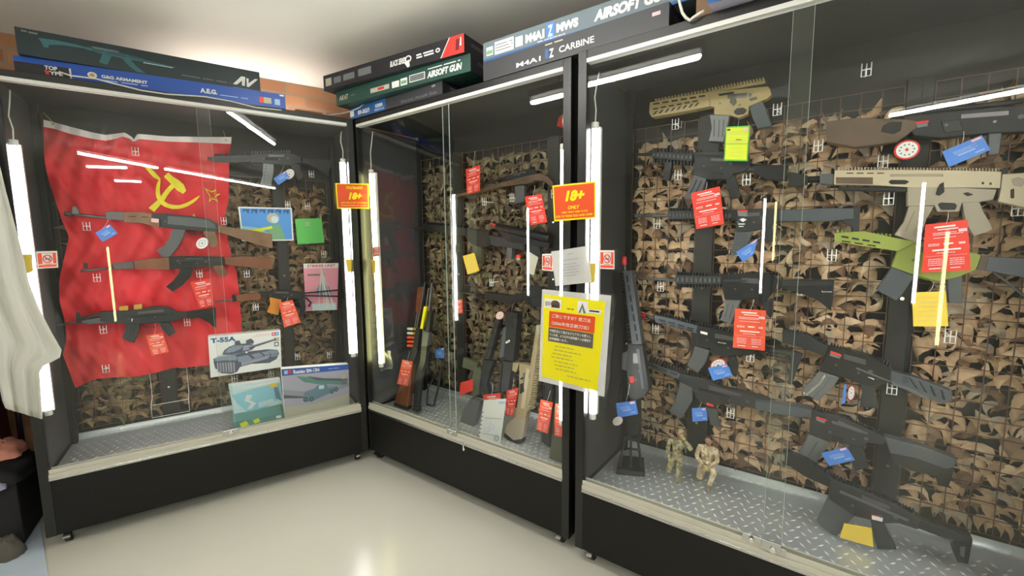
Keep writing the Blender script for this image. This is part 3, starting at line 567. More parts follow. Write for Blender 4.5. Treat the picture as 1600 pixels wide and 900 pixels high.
gun(FA, .385, [
    ('barrel', GD, [('T', (324, 247.5), (336, 249), .009)]),
    ('handguard', GD, [('P', [(332, 243.5), (391, 242), (391, 253.5), (332, 252.5)], .04), ('R', (334, 243), (391, 241.5), 14, 2.5, .024)]+slots((338, 248), (388, 248), 5, 3, .043)),
    ('receiver', GG, [('P', [(391, 241), (430, 238.5), (455, 239), (469, 244), (472, 254), (452, 258), (427, 256.5), (410, 255), (391, 253)], .034, GD), ('P', [(414, 246), (434, 246), (434, 250), (414, 250)], .038, DK), ('R', (392, 239), (455, 237), 14, 2.5, .02)]),
    ('magazine', 'mag_grey', [('P', [(411, 254), (428, 255), (427.5, 271), (424, 290), (406, 288.5), (410.5, 273)], .024)]+slots((416, 256), (412, 288), 6, 1.2, .027, GD, .5)),
    ('trigger_guard', GB, [('O', [(429, 257), (434, 264), (446, 263), (452, 258)], .002)]),
    ('pistol_grip', GD, [('P', [(451, 257), (468, 256), (474, 278), (466, 281), (460, 268)], .03)]),
    ('stock', GD, [('P', [(472, 247), (518, 250), (514, 274), (506, 270), (493, 261), (480, 256), (472, 255)], .034)])],
    'black airsoft carbine with ribbed grey magazine, topmost right of the red flag')
# --- right-hand case
gun(FC, .40, [
    ('handguard', 'tan_gold', [('P', [(1015, 160), (1060, 151), (1106, 144), (1110, 166), (1060, 176), (1018, 183), (1014, 176)], .045), ('R', (1022, 157), (1104, 142), 16, 2.5, .026)]+slots((1018, 163), (1104, 149), 6, 3, .048)+slots((1018, 171), (1092, 157), 6, 2.5, .048)+
        [('P', [(1019+i*9.3, 180-i*1.9), (1024+i*9.3, 173.5-i*1.9), (1028+i*9.3, 172.5-i*1.9), (1023+i*9.3, 179-i*1.9)], .048, DK) for i in range(8)]),
    ('barrel', GD, [('T', (998, 180), (1014, 176), .006)]),
    ('receiver', 'tan_gold', [('P', [(1106, 145), (1150, 140), (1200, 135), (1208, 146), (1198, 154), (1170, 166), (1169, 178), (1154, 184), (1142, 180), (1116, 179), (1116, 167), (1106, 166)], .036), ('T', (1156, 164+9.5), (1156, 164+9.6), .001),
        ('P', [(1147, 173), (1152, 169), (1162, 168), (1167, 172), (1163, 178), (1152, 180), (1147, 177)], .0385, DK), ('P', [(1122, 147), (1146, 143), (1147, 146), (1124, 150)], .039, DK), ('P', [(1141, 153), (1149, 149), (1151, 160), (1146, 166), (1140, 160)], .039, 'olive'), ('P', [(1170, 154), (1182, 151), (1183, 155), (1172, 158)], .039, 'olive')]),
    ('top_rail', 'tan_gold', [('P', [(1106, 142), (1195, 125), (1196, 130), (1106, 147)], .02), ('R', (1106, 141), (1195, 123.5), 18, 3, .022)]),
    ('magazine', 'mag_grey', [('P', [(1108, 179), (1140, 180), (1136, 200), (1130, 222), (1107, 220.5), (1112, 200)], .024)]+slots((1116, 181), (1115, 219), 1, 2, .027, GG)+slots((1124, 181), (1122, 220), 1, 2, .027, GG)+slots((1131, 181), (1128, 220), 1, 2, .027, GG)),
    ('pistol_grip', 'gun_blue', [('P', [(1170, 165), (1190, 156), (1196, 168), (1206, 197), (1184, 201), (1176, 186)], .032)]),
    ('stock', GD, [('P', [(1203, 138), (1232, 130), (1234, 152), (1206, 152)], .04)])],
    'gold-tan airsoft rifle with slotted handguard, topmost at left of the right-hand case')
gun(FC, .395, [
    ('barrel', GB, [('T', (986, 241), (1020, 242), .006)]),
    ('handguard', GB, [('P', [(1018, 236), (1082, 240), (1082, 252), (1019, 247)], .045), ('R', (1018, 235), (1082, 238.5), 12, 4, .026, GD), ('R', (1019, 249), (1082, 254), 12, 4, .026, GD), ('R', (1018, 241.5), (1082, 246), 10, 5.5, .05, GG)]),
    ('foregrip', GB, [('P', [(1038, 253), (1050, 254), (1046, 282), (1036, 281)], .026)]),
    ('rear_optic_block', GB, [('P', [(1098, 225), (1108, 222), (1124, 224), (1123, 239), (1096, 238)], .03)]),
    ('receiver', GD, [('P', [(1083, 238), (1120, 236), (1170, 242), (1172, 260), (1162, 268), (1146, 271), (1140, 280), (1110, 281), (1104, 279), (1082, 272), (1085, 254)], .036), ('P', [(1090, 241), (1130, 243), (1130, 248), (1090, 246)], .04, GB), ('P', [(1111, 270), (1128, 270), (1130, 275), (1126, 280), (1112, 279)], .039, DK), ('R', (1085, 236.5), (1168, 241), 15, 3, .02)]),
    ('magazine', GG, [('P', [(1084, 272), (1104, 278), (1098, 296), (1088, 312), (1068, 310), (1077, 292)], .024)]+slots((1091, 276), (1076, 308), 1, 2, .027, GD)+slots((1098, 278), (1083, 310), 1, 2, .027, GD)),
    ('pistol_grip', GD, [('P', [(1134, 280), (1146, 272), (1152, 290), (1155, 308), (1140, 311), (1138, 296)], .032)]),
    ('stock', GB, [('T', (1168, 262), (1231, 266), .016, GD), ('P', [(1178, 258), (1228, 258), (1230, 282), (1200, 281), (1178, 270)], .036)])],
    'black airsoft carbine with quad rail and foregrip, under the yellow-green price card')
gun(FC, .395, [
    ('barrel', GG, [('T', (992, 337.5), (1046, 337), .0065), ('T', (992, 337.5), (1003, 337.3), .009), ('T', (1012, 334.5), (1020, 337), .008)]),
    ('handguard', GD, [('P', [(1044, 329), (1084, 329.5), (1142, 331), (1142, 342), (1044, 342)], .045), ('R', (1044, 328), (1142, 330), 20, 3, .026), ('R', (1044, 336), (1142, 337), 18, 6, .05, GG), ('R', (1044, 343), (1142, 343), 20, 3, .026)]),
    ('receiver', GD, [('P', [(1136, 328), (1218, 326), (1218, 345), (1206, 353), (1192, 356), (1178, 361), (1150, 362), (1148, 341), (1136, 342)], .036), ('T', (1157, 344), (1158, 344), .022, GG)]),
    ('sticker', 'paper_white', [('P', [(1152, 328), (1168, 328), (1168, 338), (1153, 338)], .041, 'ink_grey'), ('P', [(1152, 328), (1168, 328), (1168, 331), (1152, 331)], .042, 'red_plain'), ('P', [(1154, 343), (1161, 340.5), (1167, 343), (1161, 347)], .041), ('P', [(1153, 349), (1164, 349), (1164, 351), (1153, 351)], .041), ('P', [(1154, 353), (1162, 353), (1162, 354.5), (1154, 354.5)], .041)], 'white emblem and red sticker on magazine well'),
    ('magazine', GG, [('P', [(1149, 361), (1176, 362), (1168, 380), (1158, 396), (1141, 400), (1146, 380)], .026), ('R', (1160, 364), (1151, 398), 9, 20, .029, 'gun_blue')]),
    ('pistol_grip', GD, [('P', [(1192, 354), (1206, 352), (1212, 376), (1198, 380)], .03)]),
    ('stock', GD, [('P', [(1218, 328), (1290, 325), (1334, 325), (1334, 342), (1290, 346), (1218, 345)], .04, 'gun_blue'), ('P', [(1333, 323), (1344, 323), (1342, 375), (1331, 375), (1331, 355), (1312, 345), (1333, 340)], .034)])],
    'long black airsoft rifle with textured magazine and white emblem, second below the yellow-green card')
gun(FC, .395, [
    ('barrel', GG, [('T', (983.5, 434), (1056, 438), .0065), ('T', (983, 434), (998, 435), .009), ('O', [(1041, 414), (1050, 421), (1057, 428)], .003, GG)]),
    ('handguard', GD, [('P', [(1055.5, 430), (1127.5, 432), (1127.5, 444), (1055.5, 444)], .045), ('R', (1055.5, 428.5), (1127.5, 431), 15, 3, .026), ('R', (1055.5, 437), (1127, 438), 10, 7.5, .05, GG), ('R', (1055.5, 446), (1127.5, 446), 15, 3, .026)]),
    ('receiver', GB, [('P', [(1127.5, 430), (1165, 427), (1208.5, 430), (1215, 437), (1209, 455), (1195, 473), (1181, 473), (1179, 467), (1159, 469), (1132, 468), (1128, 450)], .036), ('R', (1128, 428.5), (1208, 428.5), 16, 3, .02), ('P', [(1130, 437), (1168, 437), (1168, 441), (1130, 441)], .039, GD), ('P', [(1160, 458), (1178, 458), (1180, 466), (1163, 468)], .039, DK)]),
    ('magazine', 'mag_grey', [('P', [(1132, 467), (1158, 469), (1152, 482), (1142, 507), (1124.5, 500), (1131, 486)], .024)]+slots((1139, 470), (1131, 501), 1, 2, .027, GG)+slots((1147, 471), (1138, 503), 1, 2, .027, GG)),
    ('pistol_grip', GD, [('P', [(1190, 473), (1206, 466), (1208, 485), (1204, 498), (1194, 485)], .03)]),
    ('stock', GB, [('P', [(1215, 437.5), (1304, 437.5), (1302, 462), (1298.5, 486), (1276, 468), (1247, 457), (1215, 450)], .038), ('P', [(1222, 440), (1300, 440), (1300, 447), (1222, 447)], .042, GD), ('P', [(1284, 455), (1300, 455), (1300, 457), (1284, 457)], .041, 'steel')])],
    'black airsoft rifle with folded front sight and fixed stock, behind the middle red price card')
gun(FC, .39, [
    ('muzzle', 'red_muzzle', [('T', (999, 491.5), (1009, 494), .0115)], 'red muzzle cap'),
    ('flash_hider', 'steel_dark', [('T', (1008, 494), (1024, 498), .008)]),
    ('handguard', 'gun_blue', [('P', [(1022, 492), (1046, 497), (1090, 509), (1088, 521), (1050, 512), (1023, 504)], .045), ('R', (1022, 490.5), (1090, 507), 14, 3, .026, GB)]+slots((1027, 499), (1086, 515), 4, 2.5, .048)+slots((1030, 504), (1084, 518), 4, 2, .048)),
    ('receiver', GB, [('P', [(1088, 508), (1146, 521), (1198, 540), (1198, 550), (1165, 556), (1150, 555), (1134, 558), (1114, 554), (1110, 545), (1088, 541), (1090, 521)], .036), ('P', [(1094, 517), (1106, 520), (1105, 524), (1094, 521)], .04, 'ink_white'), ('P', [(1122, 534), (1134, 536), (1134, 538), (1122, 536)], .04, 'steel'), ('R', (1090, 506.5), (1146, 519.5), 12, 3, .02), ('P', [(1116, 543), (1128, 545), (1128, 552), (1117, 551)], .038, DK)]),
    ('magazine', GG, [('P', [(1086, 541), (1109, 547), (1102, 567), (1090, 583), (1073, 571), (1081, 557)], .026, 'gun_grey')]),
    ('pistol_grip', GD, [('P', [(1136, 559), (1148, 556), (1152, 572), (1150, 590), (1143, 586)], .03)]),
    ('stock', GD, [('T', (1196, 545), (1240, 553), .012), ('P', [(1236, 548), (1254, 555), (1237, 602), (1230, 600), (1236, 566)], .034), ('O', [(1200, 552), (1236, 564)], .005)])],
    'black airsoft rifle with red muzzle cap pointing up left, above the soldier figures')
gun(FC, .39, [
    ('handguard', 'gun_blue', [('P', [(1010, 565), (1064, 584), (1060, 593), (1012, 572)], .042), ('R', (1014, 561), (1064, 581), 11, 4, .026, GB), ('T', (1016, 557), (1024, 561), .007, 'steel')]+slots((1015, 569), (1060, 587), 3, 2.5, .045)),
    ('receiver', GD, [('P', [(1064, 584), (1102, 592), (1130, 606), (1190, 620), (1232, 640), (1230, 652), (1186, 640), (1150, 632), (1130, 631), (1106, 638), (1088, 622), (1080, 605), (1060, 596)], .036), ('P', [(1092, 606), (1140, 620), (1140, 624), (1092, 610)], .04, GB), ('R', (1068, 582), (1128, 602), 14, 4, .02, GB), ('P', [(1124, 622), (1136, 625), (1140, 633), (1128, 632)], .038, DK)]),
    ('magazine', GD, [('P', [(1063, 596), (1082, 604), (1082, 626), (1064, 655), (1045, 643), (1055, 625)], .028, GG)]),
    ('sticker', 'red_plain', [('P', [(1104, 629), (1115, 633), (1115, 637), (1103, 633)], .04)], 'red sticker'),
    ('pistol_grip', GD, [('P', [(1102, 636), (1118, 640), (1124, 668), (1110, 664)], .03, GG)]),
    ('stock', GB, [('T', (1190, 628), (1262, 648), .016, GD)])],
    'dark airsoft carbine with curved grey magazine, directly above the two soldier figures')
gun(FC, (.34, 400, .26, 690), [
    ('muzzle', 'red_muzzle', [('T', (975, 401), (975.5, 414), .0115)], 'red muzzle cap'),
    ('flash_hider', 'steel_dark', [('T', (975.5, 412), (977, 426), .008)]),
    ('handguard', 'gun_blue', [('P', [(973, 423), (986, 423), (1003, 538), (987, 538)], .042), ('R', (972, 425), (985, 538), 20, 3, .026, GB)]+slots((979, 428), (996, 535), 7, 3, .045)),
    ('receiver', GD, [('P', [(981, 537), (1004, 540), (1014, 608), (1008, 618), (993, 627), (984, 626), (978, 575)], .036), ('P', [(994, 545), (999, 545), (1007, 608), (1002, 608)], .04, 'gun_blue'), ('T', (978, 536), (980, 538), .006, 'chrome')]),
    ('magazine', GG, [('P', [(972, 552), (981, 548), (980, 580), (971, 577)], .028)]),
    ('sticker', 'red_plain', [('P', [(983, 589), (990, 588), (991, 598), (984, 599)], .041)], 'red sticker'),
    ('stock', GB, [('P', [(984, 626), (998, 624), (998, 680), (978, 684), (979, 650)], .034)]),
    ('sling_cord', GB, [('O', [(984, 580), (970, 600), (966, 625), (972, 650), (984, 632)], .0016)])],
    'black airsoft rifle with red muzzle standing upright at the left end of the right-hand case')
gun(FC, .385, [
    ('handguard', GD, [('P', [(1222, 516), (1260, 522), (1294, 542), (1290, 557), (1250, 543), (1222, 536)], .045), ('R', (1238, 518), (1292, 538), 11, 4, .026, GB)]),
    ('receiver', GB, [('P', [(1294, 542), (1330, 548), (1362, 557), (1396, 578), (1392, 597), (1366, 604), (1344, 600), (1312, 588), (1280, 580), (1290, 557)], .038), ('R', (1296, 540), (1392, 572), 20, 4, .022), ('P', [(1338, 574), (1392, 596), (1391, 598), (1337, 577)], .042, GG), ('P', [(1356, 588), (1366, 592), (1366, 594), (1356, 590)], .042, 'steel')]),
    ('sticker', 'red_plain', [('P', [(1298, 548), (1315, 554), (1315, 558), (1297, 552)], .043), ('P', [(1297, 552), (1314, 558), (1312, 561), (1296, 556)], .043, 'ink_grey')], 'red and grey sticker'),
    ('magazine', 'mag_grey', [('P', [(1281, 580), (1312, 590), (1302, 606), (1278, 627), (1252, 611), (1268, 595)], .026), ('O', [(1289, 585), (1279, 599), (1259, 616)], .0145, 'steel'), ('O', [(1298, 588), (1288, 603), (1269, 621)], .0137, GG)]),
    ('pistol_grip', GD, [('P', [(1344, 599), (1366, 604), (1373, 639), (1344, 636), (1348, 615)], .032)]),
    ('stock', 'gun_blue', [('P', [(1392, 580), (1430, 590), (1488, 612), (1487, 626), (1474, 631), (1448, 622), (1420, 608), (1391, 598)], .042)]+[('P', [(1418+i*17, 588+i*7), (1422+i*17, 589+i*7), (1436+i*14, 608+i*6), (1431+i*14, 607+i*6)], .0445, GB) for i in range(4)]+[('P', [(1392, 596), (1424, 608), (1450, 622), (1446, 624), (1420, 612), (1392, 600)], .046, GG)])],
    'black airsoft rifle with grooved grey stock sloping down right across the tan net')
gun(FC, .37, [
    ('handguard', 'gun_blue', [('P', [(1180, 626), (1230, 634), (1268, 640), (1268, 654), (1230, 650), (1180, 640)], .042)]),
    ('receiver', GD, [('P', [(1266, 641), (1310, 650), (1358, 672), (1386, 684), (1382, 695), (1356, 692), (1350, 700), (1320, 694), (1294, 690), (1264, 679)], .038), ('R', (1270, 638), (1380, 680), 22, 4, .02, GB), ('P', [(1300, 657), (1356, 676), (1356, 680), (1300, 662)], .042, GG), ('P', [(1300, 680), (1318, 685), (1316, 692), (1300, 690)], .04, DK)]),
    ('sticker', 'red_plain', [('P', [(1276, 651), (1292, 656), (1292, 659), (1275, 654)], .043), ('P', [(1275, 654), (1290, 659), (1288, 662), (1275, 657)], .043, 'ink_grey')], 'red and grey sticker'),
    ('magazine', 'mag_grey', [('P', [(1265, 677), (1297, 692), (1286, 710), (1270, 728), (1245, 712), (1258, 691)], .026)]+slots((1281, 686), (1260, 718), 1, 2, .029, GG)),
    ('pistol_grip', GD, [('P', [(1326, 694), (1349, 697), (1358, 731), (1335, 737), (1331, 715)], .032)]),
    ('stock', 'gun_blue', [('P', [(1382, 683), (1440, 698), (1495, 718), (1490, 731), (1478, 733), (1430, 716), (1391, 708)], .044), ('P', [(1391, 706), (1430, 716), (1478, 732), (1492, 732), (1482, 762), (1466, 759), (1463, 745), (1420, 735), (1395, 722)], .036, GB)])],
    'black airsoft rifle with smooth grey stock, lowest of those hung on the tan net')
gun(FC, .29, [
    ('handguard', GB, [('P', [(1226, 706), (1262, 722), (1298, 746), (1296, 762), (1258, 745), (1226, 724)], .042), ('R', (1228, 706), (1298, 744), 14, 3, .024, GD)]),
    ('receiver', GD, [('P', [(1297, 748), (1340, 764), (1400, 790), (1440, 812), (1434, 828), (1404, 818), (1380, 818), (1336, 807), (1295, 779)], .04), ('P', [(1312, 766), (1360, 786), (1420, 812), (1419, 816), (1360, 791), (1312, 771)], .044, GG), ('R', (1300, 746), (1430, 803), 24, 3, .022, GB), ('P', [(1334, 792), (1360, 800), (1358, 808), (1336, 802)], .042, DK)]),
    ('magazine', GG, [('P', [(1295, 777), (1336, 806), (1305, 840), (1276, 816)], .03)]),
    ('sticker', 'paper_white', [('P', [(1362, 804), (1380, 808), (1379, 816), (1362, 812)], .043), ('P', [(1362, 804), (1380, 808), (1380, 810), (1362, 806)], .044, 'red_plain')], 'white sticker'),
    ('pistol_grip', GD, [('P', [(1360, 813), (1382, 820), (1401, 859), (1371, 858)], .034)]),
    ('stock', GD, [('P', [(1425, 806), (1470, 824), (1520, 842), (1519, 852), (1466, 838), (1424, 822)], .03), ('T', (1432, 816), (1500, 848), .01, GG), ('P', [(1490, 845), (1520, 846), (1513, 882), (1496, 879), (1488, 860)], .034, GB), ('P', [(1500, 854), (1509, 854), (1507, 872), (1500, 868)], .037, GG)])],
    'black airsoft rifle resting on the metal deck at lower right with a yellow card')
gun(FC, .375, [
    ('barrel', GB, [('T', (1256, 281), (1284, 280), .012), ('P', [(1232, 268), (1262, 274), (1262, 288), (1232, 292)], .03)]),
    ('muzzle_block', GG, [('P', [(1281, 272), (1303, 271), (1302, 289), (1281, 287)], .036)]),
    ('upper_receiver', 'tan_light', [('P', [(1304, 266), (1400, 265), (1500, 266), (1565, 268), (1563, 294), (1500, 293), (1427, 293), (1363, 289), (1303, 288)], .044), ('R', (1308, 264), (1564, 266), 50, 3, .024), ('P', [(1306, 277), (1364, 277), (1364, 288), (1306, 287)], .047, 'wood_dark'), ('P', [(1388, 284), (1392, 281), (1415, 281), (1421, 284), (1415, 288), (1392, 288)], .047, DK), ('P', [(1391, 272), (1474, 272), (1474, 276), (1391, 276)], .047, 'tan_grey')]+slots((1320, 270.5), (1384, 270.5), 4, 2, .047, 'wood_dark')+[('P', [(1534, 284), (1538, 284), (1538, 288), (1534, 288)], .047, DK), ('P', [(1546, 285), (1550, 285), (1550, 289), (1546, 289)], .047, DK)]),
    ('lower_receiver', 'tan_grey', [('P', [(1418, 292), (1500, 293), (1558, 296), (1552, 312), (1527, 316), (1503, 317), (1499, 331), (1465, 331), (1460, 321), (1418, 322)], .04), ('P', [(1465, 319), (1470, 316), (1492, 317), (1496, 321), (1493, 328), (1470, 328)], .043, DK), ('P', [(1504, 302), (1512, 300), (1522, 304), (1512, 307)], .043, DK), ('P', [(1468, 288), (1475, 284), (1476, 300), (1468, 306), (1462, 304)], .048, GB)]),
    ('front_rail', GB, [('P', [(1310, 291), (1418, 293), (1418, 300), (1310, 297)], .03)]),
    ('magazine', 'tan_grey', [('P', [(1421, 321), (1460, 322), (1448, 342), (1436, 381), (1398, 367), (1413, 346)], .028)]+slots((1432, 324), (1412, 368), 1, 2, .031, 'tan')+slots((1445, 325), (1424, 374), 1, 2, .031, 'tan')),
    ('pistol_grip', 'tan_grey', [('P', [(1503, 316), (1530, 314), (1536, 328), (1552, 358), (1522, 370), (1510, 350)], .036)]),
    ('stock', 'tan_light', [('P', [(1566, 272), (1600, 270), (1660, 274), (1660, 330), (1600, 324), (1560, 315), (1564, 294)], .042), ('P', [(1563, 264), (1575, 262), (1573, 282), (1566, 300), (1558, 312), (1558, 296)], .036, GB), ('P', [(1580, 280), (1592, 276), (1604, 282), (1596, 292), (1583, 290)], .045, 'tan_grey'), ('P', [(1579, 296), (1585, 294), (1585, 310), (1579, 310)], .045, DK)])],
    'large tan airsoft rifle with curved tan magazine, at upper right of the right-hand case')
gun(FC, .385, [
    ('handguard', 'lime', [('P', [(1304, 364), (1350, 361), (1392, 370), (1432, 378), (1404, 393), (1350, 385), (1304, 377)], .045), ('R', (1306, 362), (1394, 369), 14, 3, .024)]+slots((1312, 369), (1378, 380), 4, 3, .048)+slots((1312, 376), (1372, 385), 3, 2, .048)),
    ('receiver', 'lime', [('P', [(1404, 378), (1440, 376), (1530, 397), (1537, 402), (1524, 422), (1500, 432), (1466, 440), (1436, 432), (1393, 417), (1402, 394)], .036)]),
    ('trigger_guard', 'lime', [('O', [(1432, 432), (1450, 437), (1466, 439), (1472, 430)], .003)]),
    ('magazine', GG, [('P', [(1394, 417), (1429, 431), (1410, 460), (1400, 470), (1369, 453)], .03, 'gun_blue')]),
    ('pistol_grip', GG, [('P', [(1480, 431), (1504, 428), (1504, 474), (1482, 474)], .032, 'gun_grey')]),
    ('stock', GB, [('P', [(1534, 400), (1600, 404), (1650, 412), (1650, 446), (1600, 434), (1550, 424), (1526, 421)], .038, 'gun_blue'), ('P', [(1533, 399), (1546, 401), (1540, 422), (1526, 421)], .04, 'wood_dark'), ('O', [(1552, 424), (1600, 462), (1620, 480)], .004, GG)])],
    'lime green airsoft rifle with black magazine, behind the big red price card')
gun(FC, .40, [
    ('stock', 'wood_dark', [('P', [(1290, 190), (1335, 184), (1412, 186), (1432, 188), (1432, 200), (1402, 222), (1335, 230), (1292, 222)], .042), ('P', [(1376, 206), (1380, 196), (1392, 190), (1410, 190), (1408, 204), (1396, 210)], .045, GB)]),
    ('receiver', GB, [('P', [(1410, 182), (1500, 172), (1600, 164), (1660, 162), (1660, 200), (1600, 206), (1545, 208), (1470, 216), (1428, 212)], .04), ('T', (1440, 176), (1600, 158), .008, GD), ('P', [(1470, 190), (1500, 186), (1506, 204), (1476, 208)], .043, GD)]),
    ('sticker', 'red_plain', [('P', [(1429, 190), (1451, 187), (1452, 191), (1431, 194)], .046), ('P', [(1431, 194), (1450, 191), (1450, 197), (1433, 200)], .046, 'ink_grey')], 'red and grey sticker'),
    ('magazine', GG, [('P', [(1545, 207), (1566, 206), (1562, 240), (1544, 243)], .026)])],
    'dark brown and black airsoft rifle, topmost at far right beside the round white tag')
# --- middle case
gun(FB, .40, [
    ('stock', 'wood_dark', [('P', [(706, 305), (751, 294), (794, 282), (826, 274), (843, 270.5), (856, 276), (864, 286), (862, 293), (850, 283), (836, 282), (826, 287), (785, 291), (751, 300), (714, 308)], .036)]),
    ('barrel', GD, [('T', (704, 306), (784, 279), .006)]),
    ('receiver', GB, [('P', [(783, 278), (806, 270), (826, 263), (840, 266), (838, 272), (800, 282), (785, 283)], .03), ('T', (820, 276), (826, 283), .004, GG)]),
    ('magazine', GG, [('P', [(804, 291), (819, 289), (819, 315), (806, 318)], .024)])],
    'long wooden bolt-style airsoft rifle hung across the top of the middle case')
gun(FB, .40, [
    ('muzzle', 'red_muzzle', [('T', (767, 349), (777, 354), .007)], 'red muzzle tip'),
    ('barrel_shroud', GB, [('T', (777, 355), (860, 373), .024), ('P', [(777, 360), (840, 376), (858, 380), (858, 388), (792, 378)], .036)]),
    ('receiver', GD, [('P', [(764, 367), (792, 372), (818, 378), (820, 392), (800, 388), (766, 383)], .034)]),
    ('magazine', GG, [('P', [(792, 374), (801, 374), (799, 405), (792, 405)], .024)]),
    ('pistol_grip', GD, [('P', [(826, 382), (842, 384), (846, 402), (834, 404)], .028)])],
    'short black airsoft submachine gun with red muzzle tip in the middle case')
gun(FB, .41, [
    ('barrel', GD, [('T', (600, 353), (666, 357), .006)]),
    ('handguard', GB, [('P', [(663, 351), (700, 352), (728, 357), (728, 369), (692, 364), (663, 361)], .04), ('R', (664, 350), (726, 355), 12, 3, .022)]),
    ('receiver', GB, [('P', [(727, 356), (764, 362), (766, 384), (754, 388), (738, 382), (727, 372)], .034)]),
    ('magazine', 'olive', [('P', [(738, 382), (752, 386), (752, 412), (738, 412)], .026)])],
    'black airsoft rifle hung level left of the red-tipped submachine gun')
gun(FB, .41, [
    ('barrel', GB, [('T', (700, 452), (760, 462), .006)]),
    ('handguard', GB, [('P', [(756, 456), (800, 462), (836, 452), (842, 462), (800, 474), (760, 468)], .036)]),
    ('receiver', GB, [('P', [(820, 446), (846, 448), (846, 480), (832, 480), (818, 468)], .034)])],
    'black airsoft rifle hung level above the upright rifles of the middle case')
gun(FB, (.40, 440, .15, 636), [
    ('barrel', 'steel_dark', [('T', (664, 442), (651, 515), .007), ('T', (658, 452), (648, 515), .005)]),
    ('forend', 'wood_red', [('P', [(652, 449), (660, 449), (654, 487), (649, 487)], .03)]),
    ('receiver', GD, [('P', [(650, 512), (656, 513), (651, 552), (642, 575), (636, 572), (643, 548)], .024)]),
    ('stock', 'wood_red', [('P', [(636, 568), (643, 570), (640, 606), (636, 636), (616, 629), (625, 600), (632, 580)], .036)]),
    ('butt_pad', 'rubber', [('P', [(616, 629), (637, 636), (635, 641), (614, 633)], .038)]),
    *[('shell', c, [('T', (637, y), (646, y+.6), .0085), ('T', (646, y+.6), (650.5, y+.9), .0088, 'brass')], l) for y, c, l in ((513.5, 'paper_white', 'white cartridge'), (520.5, 'paper_white', 'white cartridge'), (527, 'paper_orange', 'red cartridge'), (533.5, 'paper_orange', 'red cartridge'), (540, 'paper_orange', 'red cartridge'))]],
    'wood-stocked airsoft shotgun with red and white cartridges leaning in the middle case', 'airsoft_shotgun', 'airsoft shotgun')
gun(FB, (.38, 440, .14, 645), [
    ('barrel', 'steel_dark', [('T', (675, 442), (666, 518), .008), ('T', (670, 450), (661, 518), .006)]),
    ('follower', 'pure_yellow', [('P', [(662, 479), (666, 479), (660, 514), (656, 514)], .02)], 'bright yellow strip'),
    ('forend', GB, [('P', [(667, 486), (674, 486), (670, 520), (664, 520)], .03)]),
    ('receiver', GD, [('P', [(660, 517), (670, 517), (667, 541), (658, 541)], .030, GG)]),
    ('stock', GD, [('P', [(658, 541), (667, 541), (664, 566), (658, 584), (655, 612), (652, 641), (645, 640), (647, 610), (650, 586), (656, 564)], .028), ('P', [(645, 636), (653, 638), (652, 644), (644, 642)], .032, 'rubber')])],
    'black airsoft shotgun with yellow strip leaning right of the wooden one', 'airsoft_shotgun', 'airsoft shotgun')
gun(FB, (.42, 560, .24, 642), [
    ('folding_stock', GD, [('O', [(692, 560), (686, 600), (678, 634), (667, 632)], .007), ('O', [(667, 632), (669, 606), (678, 590)], .005), ('O', [(678, 590), (690, 584)], .005)])],
    'black folding wire stock standing at the back of the middle case', 'folding_stock', 'gun stock')
gun(FB, (.42, 450, .2, 680), [
    ('handguard', GD, [('P', [(773, 499), (780, 499), (764, 561), (755, 561)], .04)]+slots((775, 503), (760, 558), 7, 4, .043)),
    ('receiver', GB, [('P', [(754, 562), (772, 564), (766, 578), (760, 600), (764, 616), (748, 612)], .034), ('O', [(768, 568), (784, 570), (780, 612), (764, 614)], .008, GD), ('O', [(760, 584), (768, 588), (766, 598), (758, 600)], .002, GG)]),
    ('magazine', 'olive', [('P', [(724, 559), (747, 567), (742, 581), (722, 574)], .026)], 'olive magazine'),
    ('stock', 'olive', [('P', [(741, 572), (756, 580), (748, 615), (738, 622), (736, 600)], .03), ('P', [(735, 622), (750, 628), (742, 660), (735, 678), (717, 670), (722, 644)], .036, GG)])],
    'olive and black airsoft rifle leaning in the centre of the middle case')
gun(FB, (.42, 450, .2, 680), [
    ('body', GB, [('P', [(790, 486), (809, 489), (802, 565), (784, 562)], .05)]),
    ('side_panel', GG, [('P', [(786, 512), (791, 511), (787, 558), (779, 559)], .054, 'gun_blue')]),
    ('charging_handle', 'chrome', [('T', (797, 533), (798, 537), .03)]),
    ('grip', GD, [('P', [(786, 564), (800, 566), (794, 612), (782, 612)], .034)]),
    ('rear_wire', 'steel_dark', [('O', [(799, 487), (803, 470), (806, 452)], .003)])],
    'blocky black airsoft gun with blue-grey panel standing in the centre of the middle case')
gun(FB, (.38, 500, .19, 695), [
    ('rail', 'tan_light', [('P', [(838, 508), (843, 508), (826, 640), (820, 652), (818, 640)], .026), ('R', (846, 520), (829, 640), 32, 3, .024, 'tan')]),
    ('bolt', 'tan_light', [('P', [(822, 575), (828, 577), (819, 640), (813, 638)], .046), ('P', [(812, 600), (818, 598), (819, 612), (812, 616)], .048, GB), ('T', (812, 580), (813, 583), .026, GB)]),
    ('receiver', 'tan', [('P', [(811, 568), (829, 572), (838, 512), (840, 545), (828, 622), (820, 656), (805, 652), (811, 610)], .042), ('T', (819, 590), (820, 593), .025, DK)]),
    ('magazine', 'tan', [('P', [(797, 565), (811, 568), (806, 582), (795, 577)], .03)]),
    ('stock', 'tan_grey', [('P', [(805, 651), (821, 655), (815, 686), (802, 688), (789, 678), (790, 664)], .04), ('P', [(788, 676), (802, 688), (815, 686), (814, 693), (801, 694), (787, 683)], .042, GB)]),
    ('muzzle', GD, [('T', (841, 500), (840, 512), .009)])],
    'tan airsoft rifle standing butt down left of the yellow notice')
